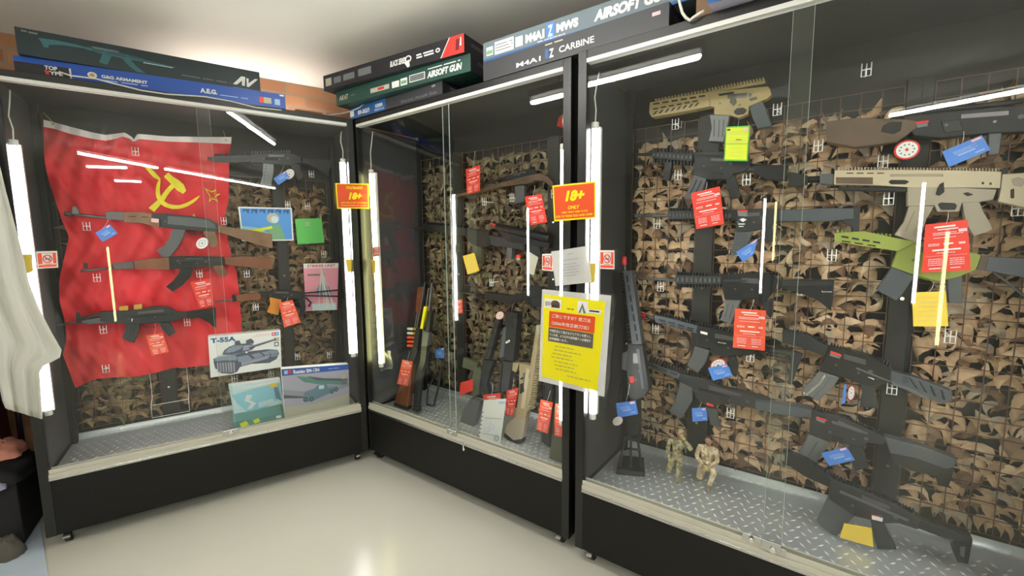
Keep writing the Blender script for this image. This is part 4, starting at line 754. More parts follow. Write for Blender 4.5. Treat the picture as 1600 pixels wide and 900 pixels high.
gun(FB, (.30, 580, .14, 730), [
    ('stock', GG, [('P', [(866, 636), (884, 640), (884, 727), (858, 716), (861, 692)], .036, 'olive')]), ('receiver', GD, [('P', [(868, 560), (882, 560), (882, 640), (868, 636)], .034)])],
    'dark rifle butt standing at the right end of the middle case, nearer the glass')
gun(FB, (.34, 580, .24, 700), [
    ('stock', GG, [('P', [(848, 640), (862, 642), (859, 700), (846, 690)], .034, 'gun_dark')]), ('receiver', GB, [('P', [(852, 540), (864, 540), (862, 642), (850, 640)], .034)])],
    'dark rifle butt standing behind the other at the right end of the middle case')

# ------------------------------------------------------------------ hooks
def make_hook(fr):
    t = Thing('wire_hook', fr); r = .0018; w_, h = .0125, .042; y = -.065
    t.path([(-w_, y, h), (-w_, y, 0), (w_, y, 0), (w_, y, h)], r, 'hook_white'); t.path([(0, y, h*.95), (0, y, 0)], r, 'hook_white')
    t.path([(-w_, y, h*.5), (w_, y, h*.5)], r, 'hook_white'); t.path([(0, y, h*.5), (0, .02, h*.5), (0, .02, h*1.2)], r, 'hook_white')
    return t
hooks = [(FA, 212, 234, 'at the pinched top edge of the red flag'), (FA, 136, 351, 'under the muzzle of the top wood rifle on the flag'), (FA, 152, 431, 'under the muzzle of the second rifle on the flag'), (FA, 312, 424, 'under the receiver of the second rifle on the flag'), (FA, 386, 424, 'under the stock of the second rifle beside the flag'),
    (FA, 162, 512, 'under the lowest black rifle on the flag'), (FA, 293, 500, 'under the stock of the lowest black rifle'), (FA, 166, 573, 'low on the flag with nothing hung on it'), (FA, 487, 268, 'under the stock of the top black carbine'), (FA, 450, 316, 'left of the two above the blue poster'), (FA, 481, 318, 'right of the two above the green sheet'), (FA, 350, 342, 'under the right edge of the flag star'), (FA, 400, 476, 'under the forend of the orange-magazine rifle'), (FA, 506, 393, 'above the pink bag'), (FA, 465, 553, 'between the tank kit and truck kit'), (FA, 367, 588, 'left of the two under the tank kit'), (FA, 424, 580, 'right of the two under the tank kit'), (FA, 515, 550, 'above the right corner of the truck kit'),
    (FB, 757, 312, 'under the wooden bolt rifle'), (FB, 800, 306, 'left of the magazine of the bolt rifle'), (FB, 768, 438, 'below the yellow note'), (FB, 865, 300, 'near the butt of the bolt rifle'),
    (FC, 1055, 193, 'under the slotted handguard of the gold-tan rifle'), (FC, 1214, 171, 'behind the gold-tan rifle grip'), (FC, 1059, 272, 'beside the foregrip of the quad-rail carbine'), (FC, 1166, 280, 'behind the grip of the quad-rail carbine'), (FC, 1026, 348, 'under the long black rifle barrel'), (FC, 1032, 446, 'under the folded-sight rifle barrel'), (FC, 1024, 512, 'under the handguard of the red-muzzle rifle'), (FC, 1172, 556, 'under the right red price card'), (FC, 1141, 644, 'behind the grip of the dark carbine'), (FC, 1353, 110, 'empty, high on the black board'), (FC, 1379, 253, 'above the tan rifle receiver'), (FC, 1278, 228, 'left of the dark brown stock'), (FC, 1388, 311, 'under the front of the tan rifle'), (FC, 1299, 399, 'under the lime rifle muzzle'), (FC, 1590, 328, 'at the right edge under the tan stock'), (FC, 1393, 607, 'under the grooved grey stock'), (FC, 1484, 527, 'right of the yellow card on the tan net'), (FC, 1432, 674+52, 'under the smooth grey stock'), (FC, 1252, 452, 'under the fixed stock near the pane overlap')]
hook0 = None
for fr, x, y, l in hooks:
    p = fr.at(x, y+9, .385); q = Vector((p.x, .45, p.z)); lab = 'small white wire hook '+l
    if hook0 is None:
        hook0 = make_hook(fr).done(lab, 'hook', 'wire hooks on the grid panels', base=Vector((0, 0, 0))); hook0.location = fr.w(q)
    else: copy_thing(hook0, fr.w(q), lab, (0, 0, -fr.yaw))

# ------------------------------------------------------------------ price tags and cards
def card(fr, dep, pts, m, label, name='price_tag', cat='price tag', group=None, style='red', string=None, th=.0008, edge=None):
    t = Thing(name, fr); q = quad(fr, pts, dep); n = (q[1]-q[0]).cross(q[3]-q[0]).normalized()
    if n.y > 0: n = -n
    b = t.part('card'); b.hexa(q, -n*th, edge or m); f = Face(q, n)
    if edge: f.rect(b, .05, .04, .95, .96, m, .5)
    mk = t.part('print')
    if style == 'red':
        f.rect(mk, .22, .07, .72, .10, 'ink_white'); f.rect(mk, .3, .13, .78, .15, 'ink_white'); f.lines(mk, .12, .9, (.2, .235, .3), .012, 'ink_white', jag=.1)
        f.lines(mk, .1, .35, (.42, .45), .012, 'ink_white'); f.rect(mk, .45, .42, .66, .45, 'ink_white'); f.rect(mk, .78, .42, .92, .46, 'ink_pink'); f.rect(mk, .2, .54, .82, .57, 'ink_white'); f.lines(mk, .3, .7, (.61,), .012, 'ink_white')
        f.rect(mk, .05, .67, .95, .675, 'ink_pink')
        for x in (.12, .58):
            f.lines(mk, x, x+.3, (.73, .77, .81, .85), .018, 'ink_pink')
        f.rect(mk, .15, .92, .4, .94, 'ink_white'); f.rect(mk, .6, .92, .8, .935, 'ink_white'); f.rect(mk, .78, .16, .97, .22, 'ink_pink', 3)
    elif style == 'blue':
        f.lines(mk, .15, .8, (.3, .38, .46), .03, 'ink_lightblue', jag=.1); f.rect(mk, .3, .55, .72, .62, 'ink_lightblue'); f.rect(mk, .72, .04, .95, .18, 'ink_pink', 3); f.rect(mk, .68, .78, .9, .84, 'ink_lightblue')
    elif style == 'yellow':
        f.lines(mk, .1, .9, (.15, .3, .42, .55, .7, .82), .012, 'sand', jag=.12)
    elif style == 'lime':
        f.rect(mk, .05, .5, .95, .52, 'green_edge'); f.rect(mk, .07, .07, .2, .12, 'ink_black'); f.lines(mk, .1, .9, (.16, .22, .4, .44), .01, 'sand'); f.rect(mk, .46, .38, .7, .405, 'ink_black'); f.rect(mk, .75, .07, .94, .14, 'ink_pink'); f.lines(mk, .15, .85, (.62, .75, .85), .01, 'sand', jag=.2)
    if string:
        a = f.at(.5, .03, 1); s2 = fr.at(*string, dep(*string) if callable(dep) else dep)
        t.part('string').path([a, (a+s2)/2+Vector((.002, 0, 0)), s2], .0008, 'string', 4)
    t.done(label, cat, group)
RT = 'red price tags'; D_ = .345
card(FA, D_, [(297, 441), (328, 435), (334, 477), (312, 482)], 'paper_red', 'shiny red price tag under the receiver of the second rifle on the flag', group=RT, string=(313, 424))
card(FA, D_, [(228, 524), (254, 520), (264, 550), (237, 556)], 'paper_orange', 'orange-red price tag hanging under the lowest rifle on the flag', group=RT, string=(243, 506))
card(FA, D_, [(436, 473), (457, 468.5), (470, 503.6), (444, 512)], 'paper_orange', 'red price tag beside the orange magazine in the left case', group=RT, string=(450, 464))
card(FB, D_, [(728, 265), (750, 257.5), (750, 298), (729.6, 304)], 'paper_red', 'red price tag hanging in front of the wooden bolt rifle', group=RT, string=(742, 236))
card(FB, .30, [(819.7, 307.5), (846, 303), (855, 347), (829, 352)], 'paper_red', 'red price tag left of the larger 18+ sign', group=RT, string=(836, 290))
card(FB, .12, [(628.7, 562), (645, 565), (637, 603), (620, 600)], 'paper_orange', 'red tag lying along the stock of the wood shotgun', group=RT, string=(640, 548))
card(FB, .38, [(714, 469), (722, 467), (723, 489), (714, 490)], 'paper_red', 'small red tag at the centre of the middle case beside the pane overlap', group=RT)
card(FB, .12, [(755, 617), (782, 614), (784.5, 664), (758, 665)], 'paper_red', 'red tag clipped over the white handwritten sheet in the middle case', group=RT, string=(770, 600))
card(FB, .19, [(792, 610), (810, 606), (802, 651), (790, 648)], 'paper_red', 'red tag hanging on the tan rifle left of the yellow notice', group=RT, string=(803, 590))
card(FB, .15, [(845, 624), (864, 629), (856, 678), (838, 671)], 'paper_orange', 'red tag on the left of the two dark rifle butts', group=RT, string=(860, 610))
card(FB, .10, [(867.6, 631), (886, 630), (886, 684), (866, 681)], 'paper_orange', 'red tag on the right of the two dark rifle butts by the post', group=RT, string=(878, 610))
card(FC, D_, [(1079.6, 302), (1124.6, 291), (1131.6, 350), (1088, 358)], 'paper_red', 'red price card hanging from the quad-rail carbine magazine', group=RT, string=(1105, 284))
card(FC, D_, [(1148.5, 482), (1197, 485), (1195, 548), (1145, 543)], 'paper_orange', 'red price card under the folded-sight rifle in the right-hand case', group=RT, string=(1178, 468))
card(FC, .32, [(1446, 351), (1512, 343), (1517, 422), (1440, 426)], 'paper_red', 'largest red price card, under the tan rifle at upper right', group=RT, string=(1482, 330))
card(FC, D_, [(1134, 198), (1172, 196), (1168, 252), (1131, 251)], 'paper_lime', 'yellow-green bordered price card under the gold-tan rifle', style='lime', edge='green_edge', string=(1154, 185))
YT = 'yellow notes'
card(FC, .35, [(1425, 457), (1478, 455), (1482, 510), (1427, 510)], 'paper_yellow', 'yellow price card below the largest red card', group=YT, style='yellow', string=(1460, 440))
card(FC, .24, [(1319, 817.5), (1362, 825), (1365, 855), (1312, 840)], 'paper_yellow', 'yellow price card on the rifle lying on the metal deck', group=YT, style='yellow')
card(FB, .36, [(723, 400), (741, 395), (749, 423), (730.6, 429)], 'paper_yellow', 'yellow note hanging in the middle case', group=YT, style='yellow')
card(FB, .34, [(826, 393), (841, 402), (834, 430), (826, 427)], 'sand', 'tan folded card right of the centre reflection in the middle case', group=YT, style='none')
BT = 'blue tags'
card(FA, D_, [(149, 364), (171, 350), (184, 365), (160, 378)], 'paper_blue', 'blue tag hanging under the top wood rifle muzzle', group=BT, style='blue', string=(170, 343))
card(FA, D_, [(427, 279), (446, 267), (453, 277), (435, 289)], 'paper_blue', 'blue tag hanging from the topmost black carbine', group=BT, style='blue', string=(444, 258))
card(FB, .38, [(681, 546), (694, 543), (694, 560), (680, 559)], 'paper_blue', 'small blue tag on the net right of the shotguns', group=BT, style='blue')
card(FC, D_, [(1150, 394), (1184, 372), (1178, 397), (1161, 410)], 'paper_blue', 'blue tag beside the textured magazine of the long black rifle', group=BT, style='blue', string=(1190, 370))
card(FC, D_, [(1106, 575), (1136, 569), (1145, 587), (1114, 595)], 'paper_blue', 'blue tag overlapping the round tag under the red-muzzle rifle', group=BT, style='blue')
card(FC, D_, [(1081, 638), (1103, 636.6), (1106, 657), (1082, 659)], 'paper_blue', 'blue tag above the soldier figures', group=BT, style='blue', string=(1096, 628))
card(FC, .24, [(962.5, 630), (993, 626), (997, 647), (965, 653)], 'paper_blue', 'blue tag on the rifle standing at the left end of the right-hand case', group=BT, style='blue', string=(984, 600))
card(FC, .33, [(1283, 708), (1322.6, 697.6), (1336, 719), (1295.6, 728)], 'paper_blue', 'blue tag under the rifle with the smooth grey stock', group=BT, style='blue', string=(1310, 690))
card(FC, .34, [(1472, 237), (1534, 211), (1548, 234), (1482.6, 261)], 'paper_blue', 'largest blue tag, upper right beside the round white tag', group=BT, style='blue', string=(1506, 205))
card(FC, .33, [(1319, 602), (1323, 600), (1321, 628), (1315, 632)], 'paper_blue', 'blue tag seen nearly edge on under the grooved-stock rifle', group=BT, style='none')
card(FB, .22, [(719.5, 598), (739, 592), (739, 610), (718, 618)], 'paper_red', 'small white card with red border beside the olive rifle', style='white', edge='paper_red')
def round_tag(fr, x, y, rx, ry, dep, label, rim='red_plain'):
    t = Thing('round_tag', fr); c = fr.at(x, y, dep); ex = fr.at(x+rx, y-ry*.2, dep)-c; ez = fr.at(x, y-ry, dep)-c; n = 24
    ringp = lambda k, d: [c+ex*k*math.cos(2*math.pi*i/n)+ez*k*math.sin(2*math.pi*i/n)+Vector((0, d, 0)) for i in range(n)]
    t.part('disc').prism(ringp(1, 0), (0, .0008, 0), rim); f = t.part('face'); f.add(ringp(.84, -.0007), [list(range(n))], 'paper_white')
    p = t.part('print'); 
    for i in range(10):
        a = 2*math.pi*i/10; q = c+ex*.55*math.cos(a)+ez*.55*math.sin(a)+Vector((0, -.0014, 0)); p.add([q+ex*.1, q+ez*.1, q-ex*.1, q-ez*.1], [(0, 1, 2, 3)], 'ink_grey')
    q = c+Vector((0, -.0014, 0)); p.add([q+ex*.16, q+ez*.2, q-ex*.16, q-ez*.2], [(0, 1, 2, 3)], 'red_plain' if rx > 12 else 'ink_grey')
    t.done(label, 'round tag', 'round paper tags')
round_tag(FA, 316, 380, 9.5, 8.5, .35, 'round white tag with grey rim under the top wood rifle', 'ink_white')
round_tag(FA, 452, 272, 8, 8, .36, 'round pale tag behind the blue tag of the top carbine', 'ink_pink')
round_tag(FB, 781, 493, 7, 7, .36, 'round white tag with red rim at the centre of the middle case')
round_tag(FC, 1417, 234, 21, 15, .35, 'large round white tag with red rim at upper right')
round_tag(FC, 965, 658, 8, 7, .23, 'round tag hanging below the standing rifle at left', 'ink_pink')
round_tag(FC, 1122, 571, 13, 11, .355, 'round white tag with red rim behind a blue tag')
round_tag(FC, 1330, 614, 6, 12, .34, 'narrow round tag with red rim under the grooved-stock rifle')

# ------------------------------------------------------------------ posters, bag and model kit boxes in the left case
def sheet(fr, dep, pts, m, name='poster', th=.002, edge=None, m2=None):
    t = Thing(name, fr); q = quad(fr, pts, dep); n = (q[1]-q[0]).cross(q[3]-q[0]).normalized()
    if n.y > 0: n = -n
    b = t.part('sheet', 0); b.hexa(q, -n*th, edge or m); f = Face(q, n)
    if edge: f.rect(b, .03, .04, .97, .96, m, .4)
    return t, f, t.part('artwork')
t, f, a = sheet(FA, .415, [(372, 323), (456, 325), (459, 376), (378, 377)], 'sky_blue', edge='paper_white')
f.poly(a, [(.03, .55), (.03, .96), (.45, .96), (.5, .75), (.3, .6)], 'cyan'); f.poly(a, [(.03, .66), (.03, .76), (.4, .72), (.3, .64)], 'paper_yellow', 2); f.disc(a, .62, .32, .12, 'sand', 2, 1.3); f.disc(a, .65, .36, .07, 'pale_blue', 3, 1.5)
f.poly(a, [(.55, .52), (.74, .5), (.84, .95), (.45, .95)], 'grass', 2); f.poly(a, [(.2, .66), (.58, .55), (.6, .62), (.24, .76)], 'paper_lime', 3)
for i in range(6): f.poly(a, [(.08+i*.15, .06), (.08+i*.15, .16+.05*(i % 2)), (.12+i*.15, .1), (.17+i*.15, .2), (.2+i*.15, .06)], 'box_navy', 2)
t.done('blue poster with a green and yellow figure, right of the red flag', 'poster')
t, f, a = sheet(FA, .41, [(461, 342), (502, 341), (507, 379), (465, 382)], 'green_sheet', 'card')
f.lines(a, .25, .8, (.15, .2, .26), .03, 'sand', jag=.15); t.done('plain bright green card right of the blue poster', 'card')
t, f, a = sheet(FA, .40, [(474, 412), (529, 411), (527, 484), (478, 486)], 'pink', 'packaged_kit', .004)
f.rect(a, 0, 0, 1, .1, 'paper_white'); f.text(a, 'STRIKER UNIT', .1, .025, .9, .08, 'red_plain'); f.rect(a, .1, .22, .45, .26, 'ink_grey', 2); f.rect(a, .2, .85, .95, 1, 'pale_blue')
f.poly(a, [(.3, .62), (.42, .45), (.55, .42), (.72, .5), (.8, .66), (.6, .7)], 'slate', 2); f.poly(a, [(.52, .2), (.58, .2), (.62, .62), (.48, .62)], 'slate', 3)
p = t.part('film_glints', 0, 'white streaks painted as glints on clear plastic')  # sheen of the plastic wrap, painted as opaque white slivers
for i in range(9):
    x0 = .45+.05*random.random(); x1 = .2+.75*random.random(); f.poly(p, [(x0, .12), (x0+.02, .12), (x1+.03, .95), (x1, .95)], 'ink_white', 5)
t.done('pink packaged kit in crinkled clear plastic beside the right tube light', 'packaged kit')
def kit_box(fr, pts, dep, thick, side, name, face):
    t = Thing(name, fr); q = quad(fr, pts, dep); n = (q[1]-q[0]).cross(q[3]-q[0]).normalized()
    if n.y > 0: n = -n
    b = t.part('box', .001); b.hexa(q, -n*thick, side); f = Face(q, n); a = t.part('artwork'); f.rect(a, 0, 0, 1, 1, face, .5)
    return t, f, a
t, f, a = kit_box(FA, [(325, 526), (438, 516), (440, 573.5), (329, 590)], .33, .06, 'paper_white', 'model_kit_box', 'paper_white')
f.text(a, 'T-55A', .03, .05, .36, .17, 'box_navy', bold=.05)
f.rect(a, .64, .05, .85, .07, 'ink_pink'); f.rect(a, .60, .09, .85, .11, 'ink_pink')
f.rect(a, .87, .04, .92, .13, 'red_plain'); f.rect(a, .925, .04, .975, .13, 'paper_blue'); f.disc(a, .895, .085, .012, 'paper_white', 2, 2); f.disc(a, .95, .085, .012, 'paper_white', 2, 2)
f.poly(a, [(.05, .55), (.12, .50), (.34, .50), (.52, .47), (.80, .47), (.95, .52), (.97, .62), (.93, .76), (.82, .84), (.56, .80), (.40, .84), (.36, .95), (.28, .985), (.14, .93), (.07, .78)], 'slate_dark', 2)
f.poly(a, [(.06, .55), (.13, .51), (.34, .52), (.37, .60), (.35, .66), (.20, .62), (.08, .62)], 'slate', 3); f.poly(a, [(.37, .58), (.80, .52), (.84, .60), (.66, .66), (.44, .74), (.38, .70)], 'slate', 3); f.poly(a, [(.42, .74), (.68, .67), (.84, .62), (.80, .72), (.56, .78), (.42, .82)], 'cloud_grey', 3)
f.poly(a, [(.79, .50), (.95, .53), (.97, .60), (.86, .62)], 'slate', 3); f.poly(a, [(.04, .55), (.15, .49), (.30, .46), (.34, .5), (.14, .53)], 'mauve', 4)
for k in range(7): f.poly(a, [(.09+k*.036, .66+k*.006), (.112+k*.036, .664+k*.006), (.115+k*.036, .90+k*.008), (.095+k*.036, .89+k*.008)], 'cloud_grey', 4)
for k in range(4): f.disc(a, .86+.026*k, .66-.005*k, .012, 'slate', 4, 3)
f.poly(a, [(.17, .47), (.20, .37), (.27, .29), (.38, .25), (.52, .26), (.60, .31), (.62, .38), (.57, .44), (.44, .48), (.26, .50)], 'slate_dark', 5); f.poly(a, [(.20, .44), (.23, .37), (.30, .30), (.38, .28), (.46, .30), (.42, .38), (.32, .44)], 'slate', 6); f.poly(a, [(.46, .30), (.55, .30), (.59, .35), (.54, .42), (.45, .44)], 'cloud_grey', 6)
f.poly(a, [(.52, .34), (.93, .20), (.935, .245), (.54, .40)], 'slate_dark', 7); f.poly(a, [(.52, .345), (.90, .215), (.90, .225), (.53, .36)], 'mauve', 8); f.poly(a, [(.345, .26), (.35, .17), (.41, .16), (.43, .26)], 'slate_dark', 7); f.poly(a, [(.50, .27), (.50, .18), (.57, .14), (.61, .22), (.60, .28)], 'slate_dark', 7)
f.disc(a, .50, .48, .03, 'slate_dark', 6, 1.4); f.disc(a, .50, .48, .018, 'pale_blue', 7, 1.4); f.poly(a, [(.52, .56), (.56, .55), (.62, .66), (.58, .68)], 'slate_dark', 5); f.poly(a, [(.68, .54), (.71, .53), (.77, .63), (.74, .64)], 'slate_dark', 5)
f.rect(a, .9, .30, .97, .42, 'ink_grey', 4); f.disc(a, .935, .36, .022, 'paper_white', 5, 1.6); f.rect(a, .9, .18, .98, .28, 'sand', 4); f.poly(a, [(.05, .62), (.065, .6), (.085, .8), (.07, .8)], 'slate_dark', 4)
t.done('white model kit box with a grey tank and T-55A title, in the left case', 'model kit box')
t, f, a = kit_box(FA, [(357, 603), (438, 592), (444, 648), (368, 661)], .27, .05, 'paper_white', 'model_kit_box', 'pale_blue')
f.poly(a, [(.02, .25), (.5, .15), (.98, .1), (.98, .5), (.6, .75), (.3, .8), (.1, .5)], 'cyan', 2); f.poly(a, [(.3, .3), (.24, .45), (.36, .55), (.26, .68), (.34, .7), (.46, .56), (.34, .45), (.42, .32)], 'paper_white', 3)
f.poly(a, [(.85, .2), (.93, .2), (.98, .6), (.86, .5)], 'steel_blue', 3); f.poly(a, [(.1, .12), (.6, .05), (.95, .02), (.95, .08), (.5, .14)], 'paper_white', 3); f.poly(a, [(.02, .8), (.98, .68), (.98, .95), (.02, .97)], 'grass', 3); f.lines(a, .5, .95, (.76, .84), .05, 'sand', 4)
f.poly(a, [(.5, .55), (.8, .5), (.85, .62), (.5, .7)], 'pale_blue', 4); f.rect(a, .78, .1, .92, .2, 'paper_yellow', 4); f.rect(a, .0, .95, 1, 1, 'paper_yellow', 5); f.disc(a, .08, .86, .03, 'paper_blue', 5)
t.done('pale blue and white model kit box under the tank kit', 'model kit box')
t, f, a = kit_box(FA, [(364, 660), (442, 646), (444, 655), (366, 672)], .12, .14, 'sea_green', 'model_kit_box', 'sea_green')
f.poly(a, [(.12, .3), (.25, .1), (.3, .7), (.14, .9)], 'paper_lime', 2); f.poly(a, [(.38, .2), (.5, .0), (.52, .6), (.4, .7)], 'paper_lime', 2); f.rect(a, .85, .2, .95, .6, 'paper_white', 2)
t.done('dark green kit box with yellow marks lying flat at the front of the left case', 'model kit box')
t, f, a = kit_box(FA, [(440, 577), (544.5, 569), (546, 632), (446, 656)], .09, .055, 'paper_white', 'model_kit_box', 'cloud_grey')
f.rect(a, 0, 0, 1, .13, 'box_blue', 2); f.rect(a, .03, .03, .08, .1, 'ink_lightblue', 3); f.rect(a, .085, .03, .13, .1, 'red_plain', 3); f.text(a, 'Russian BM-13N', .16, .03, .54, .11, 'paper_white', 4, .04); f.lines(a, .68, .85, (.06,), .015, 'ink_lightblue', 4)
f.poly(a, [(0, .13), (1, .13), (1, .5), (.6, .42), (.3, .5), (0, .4)], 'mauve', 2); f.poly(a, [(0, .62), (.3, .7), (1, .6), (1, 1), (0, 1)], 'sand', 2); f.poly(a, [(0, .58), (.4, .66), (1, .55), (1, .72), (.4, .8), (0, .74)], 'mauve', 3)
f.poly(a, [(.2, .16), (.5, .24), (.98, .42), (.98, .5), (.5, .38), (.3, .3)], 'sea_green', 3); f.poly(a, [(.35, .18), (.6, .27), (.98, .35), (.98, .4), (.5, .3)], 'slate_dark', 4)
f.poly(a, [(.28, .62), (.3, .52), (.45, .48), (.5, .4), (.64, .4), (.66, .5), (.8, .5), (.82, .58), (.55, .68), (.4, .74), (.3, .72)], 'steel_blue', 4); f.poly(a, [(.52, .42), (.6, .42), (.6, .5), (.52, .5)], 'pale_blue', 5)
for x, y in ((.4, .68), (.72, .6), (.79, .57), (.31, .67)): f.disc(a, x, y, .035, 'slate_dark', 5, 1.4); f.disc(a, x, y, .015, 'steel_blue', 6, 1.4)
f.rect(a, .88, .24, .95, .34, 'sand', 5); f.rect(a, .88, .36, .96, .48, 'ink_grey', 5); f.poly(a, [(0, .5), (.28, .6), (.28, .63), (0, .56)], 'slate_dark', 5)
t.done('blue-grey model kit box with a truck, standing at right front of left case', 'model kit box')
# small wire shelf left in the net
t = Thing('wire_shelf', FA); a, b, c, d = (-.345, .40, .61), (-.18, .40, .605), (-.18, .40, .41), (-.345, .40, .40)
t.path([(-.345, .45, .64), (-.345, .45, .49), (-.345, .37, .47), (-.345, .37, .40), (-.18, .37, .40), (-.18, .37, .47), (-.18, .45, .49), (-.18, .45, .64)], .0016, 'hook_white'); t.path([(-.345, .37, .47), (-.18, .37, .47)], .0016, 'hook_white')
t.done('thin empty wire bracket low on the net under the flag', 'wire bracket')
# white handwritten spec sheet and clear bag in the middle case
t, f, a = sheet(FB, .11, [(756, 625), (791, 623), (781, 696), (747, 688)], 'paper_white', 'handwritten_sheet', .001)
for i in range(7): f.disc(a, -.0+.04, .3+i*.1, .03, 'ink_black', 2, .5)
for x, y in ((.35, .5), (.55, .62), (.35, .7)): f.ring(a, x, y, .12, .015, 'ink_lightblue', 2, .5)
f.ring(a, .82, .86, .12, .02, 'ink_grey', 2, .55); f.ring(a, .82, .86, .07, .02, 'ink_grey', 2, .55); f.rect(a, .7, .05, .98, .1, 'ink_lightblue', 2); f.lines(a, .15, .9, (.42, .8), .01, 'ink_grey')
t.done('white spiral-edged sheet with round sketches behind a red tag in the middle case', 'paper sheet')
t = Thing('plastic_bag', FB); P_ = []
for r in range(6):
    P_.append([FB.at(584+(c/5)*(26+4*math.sin(r)), 548+r*8+c*2.5*math.sin(r*.9), .10+.02*math.sin(c*1.7+r)) for c in range(6)])
t.grid(P_, 'plastic_film'); t.done('small crumpled clear plastic bag at the foot of the yellowish tube light', 'plastic bag')
t = Thing('foam_block', FB, .004); t.prism([FB.at(x, y, .25) for x, y in [(582, 585), (628, 590), (632, 612), (600, 628), (584, 630)]], (0, .05, 0), 'board_black'); t.done('black foam block low at the left end of the middle case', 'foam block')
# small red-capped toy
t = Thing('toy_mushroom', FB); p = FB.at(810, 402, .34)
cap = t.part('cap', 0, 'red cap'); n = 12; prof = [(0, .016), (.008, .014), (.014, .008), (.016, 0), (.0, -.001)]
vs = []; fs = []
for j, (r, z) in enumerate(prof):
    vs += [p+Vector((r*math.cos(2*math.pi*i/n), r*math.sin(2*math.pi*i/n), z)) for i in range(n)]
fs = [(j*n+i, (j+1)*n+i, (j+1)*n+(i+1) % n, j*n+(i+1) % n) for j in range(4) for i in range(n)]
cap.add(vs, fs, 'red_plain', True); t.part('stem').tube(p+Vector((0, 0, -.016)), p, .009, 'sand', 12, .011); t.done('tiny red-capped toy hanging near the submachine gun in the middle case', 'toy')

# ------------------------------------------------------------------ signs on the front of the cases
def sign18(fr, pts, first, label, ru):
    t = Thing('age_sign', fr); q = quad(fr, pts, -.012); f = Face(q, (0, -1, 0)); b = t.part('board', 0); b.hexa(q, (0, .002, 0), 'sign_yellow'); f.rect(b, .035, .045, .965, .955, 'sign_red', 1)
    p = t.part('lettering', 0, 'yellow lettering')
    if ru:
        f.text(p, 'ТОЛЬКО', .3, .12, .8, .23, 'sign_yellow', 3, .05, .25); f.text(p, '18+', .36, .36, .78, .64, 'sign_yellow', 3, .06, .25)
        f.text(p, 'ДЛЯ ЛИЦ 18 ЛЕТ И СТАРШЕ', .12, .74, .92, .80, 'sign_yellow', 3, .03); f.text(p, 'ПОКУПАТЕЛЬ ОТ 18 ЛЕТ', .12, .85, .92, .90, 'sign_yellow', 3, .03)
    else:
        f.text(p, '18+', .30, .18, .76, .48, 'sign_yellow', 3, .06, .25); f.text(p, 'ONLY', .36, .60, .64, .70, 'sign_yellow', 3, .04, .25)
        f.text(p, 'I SELL ONLY AGE 18 ON', .2, .75, .82, .80, 'sign_yellow', 3, .03); f.text(p, 'FOR 18 YEARS OLD AND OVER', .06, .85, .94, .91, 'sign_yellow', 3, .03)
    t.done(label, 'sign')
sign18(FA, [(524, 286), (576, 287), (577, 326), (527, 326)], 0, 'small red and yellow sign reading 18+ in Cyrillic on the corner post', True)
sign18(FC, [(863, 290), (931, 283), (931, 341), (866, 346)], 0, 'red and yellow 18+ ONLY sign across the posts of the two right-hand cases', False)
def smoke(fr, pts, label, dep=-.010):
    t = Thing('no_smoking_sticker', fr); q = quad(fr, pts, dep); f = Face(q, (0, -1, 0)); b = t.part('sticker'); b.hexa(q, (0, .0008, 0), 'paper_white')
    p = t.part('pictogram'); f.rect(p, .06, .1, .26, .74, 'paper_orange'); f.rect(p, .78, .1, .94, .74, 'paper_orange'); f.rect(p, .06, .8, .94, .93, 'paper_orange'); f.rect(p, .3, .1, .74, .13, 'paper_orange')
    f.ring(p, .52, .45, .24, .05, 'red_plain', 3); f.poly(p, [(.34, .3), (.38, .26), (.7, .6), (.66, .64)], 'red_plain', 4); f.rect(p, .38, .44, .66, .49, 'ink_black', 3); f.poly(p, [(.6, .4), (.64, .3), (.68, .3), (.65, .41)], 'ink_grey', 3); f.lines(p, .32, .72, (.74,), .03, 'red_plain')
    t.done(label, 'sticker', 'no smoking stickers on the glass')
smoke(FA, [(56, 393), (89, 392), (91, 418), (59, 420)], 'no smoking sticker at the left end of the left case')
smoke(FB, [(847, 397), (864, 396), (864, 424), (847, 422)], 'no smoking sticker left of the grey paper sleeve')
smoke(FC, [(937, 391), (960, 391), (960, 421), (937, 420)], 'no smoking sticker just right of the bright tube, right-hand case')
smoke(FB, [(582, 386), (594, 384), (594, 400), (582, 402)], 'tiny red sticker on the yellowish tube at the corner', .03)
t, f, a = sheet(FC, -.016, [(861, 393), (919, 384), (924, 441), (868, 447)], 'laminate', 'paper_sleeve', .0015)
f.lines(a, .2, .85, (.3, .42, .5, .58, .66, .74), .012, 'ink_grey', 2, .12); f.lines(a, .45, .6, (.14,), .012, 'ink_grey'); t.done('grey translucent paper sleeve with faint print hanging over the posts', 'paper sleeve')
t = Thing('notice_poster', FC); q = quad(FC, [(847, 452), (955, 462), (944, 620), (842, 595)], -.018); f = Face(q, (0, -1, 0)); t.part('laminate_sleeve', 0, 'grey clear sleeve').hexa(q, (0, .0015, 0), 'laminate')
b = t.part('sheet', 0, 'yellow paper'); f.poly(b, [(.035, .05), (.045, .94), (.90, .96), (.93, .06)], 'pure_yellow', 1)
p = t.part('print')
f.rect(p, .05, .09, .31, .19, 'paper_white', 2); f.disc(p, .22, .14, .07, 'wood_dark', 3, .55); f.rect(p, .16, .15, .29, .18, 'wood_dark', 3); f.poly(p, [(.06, .12), (.14, .12), (.15, .16), (.06, .17)], 'mauve', 3)
f.rect(p, .55, .08, .7, .2, 'paper_white', 2); f.poly(p, [(.57, .2), (.62, .1), (.68, .2), (.64, .2), (.62, .15), (.6, .2)], 'ink_grey', 3); f.rect(p, .7, .15, .89, .19, 'paper_white', 2); f.rect(p, .72, .16, .86, .175, 'ink_black', 3)
f.lines(p, .4, .5, (.17,), .008, 'ink_black', 3)
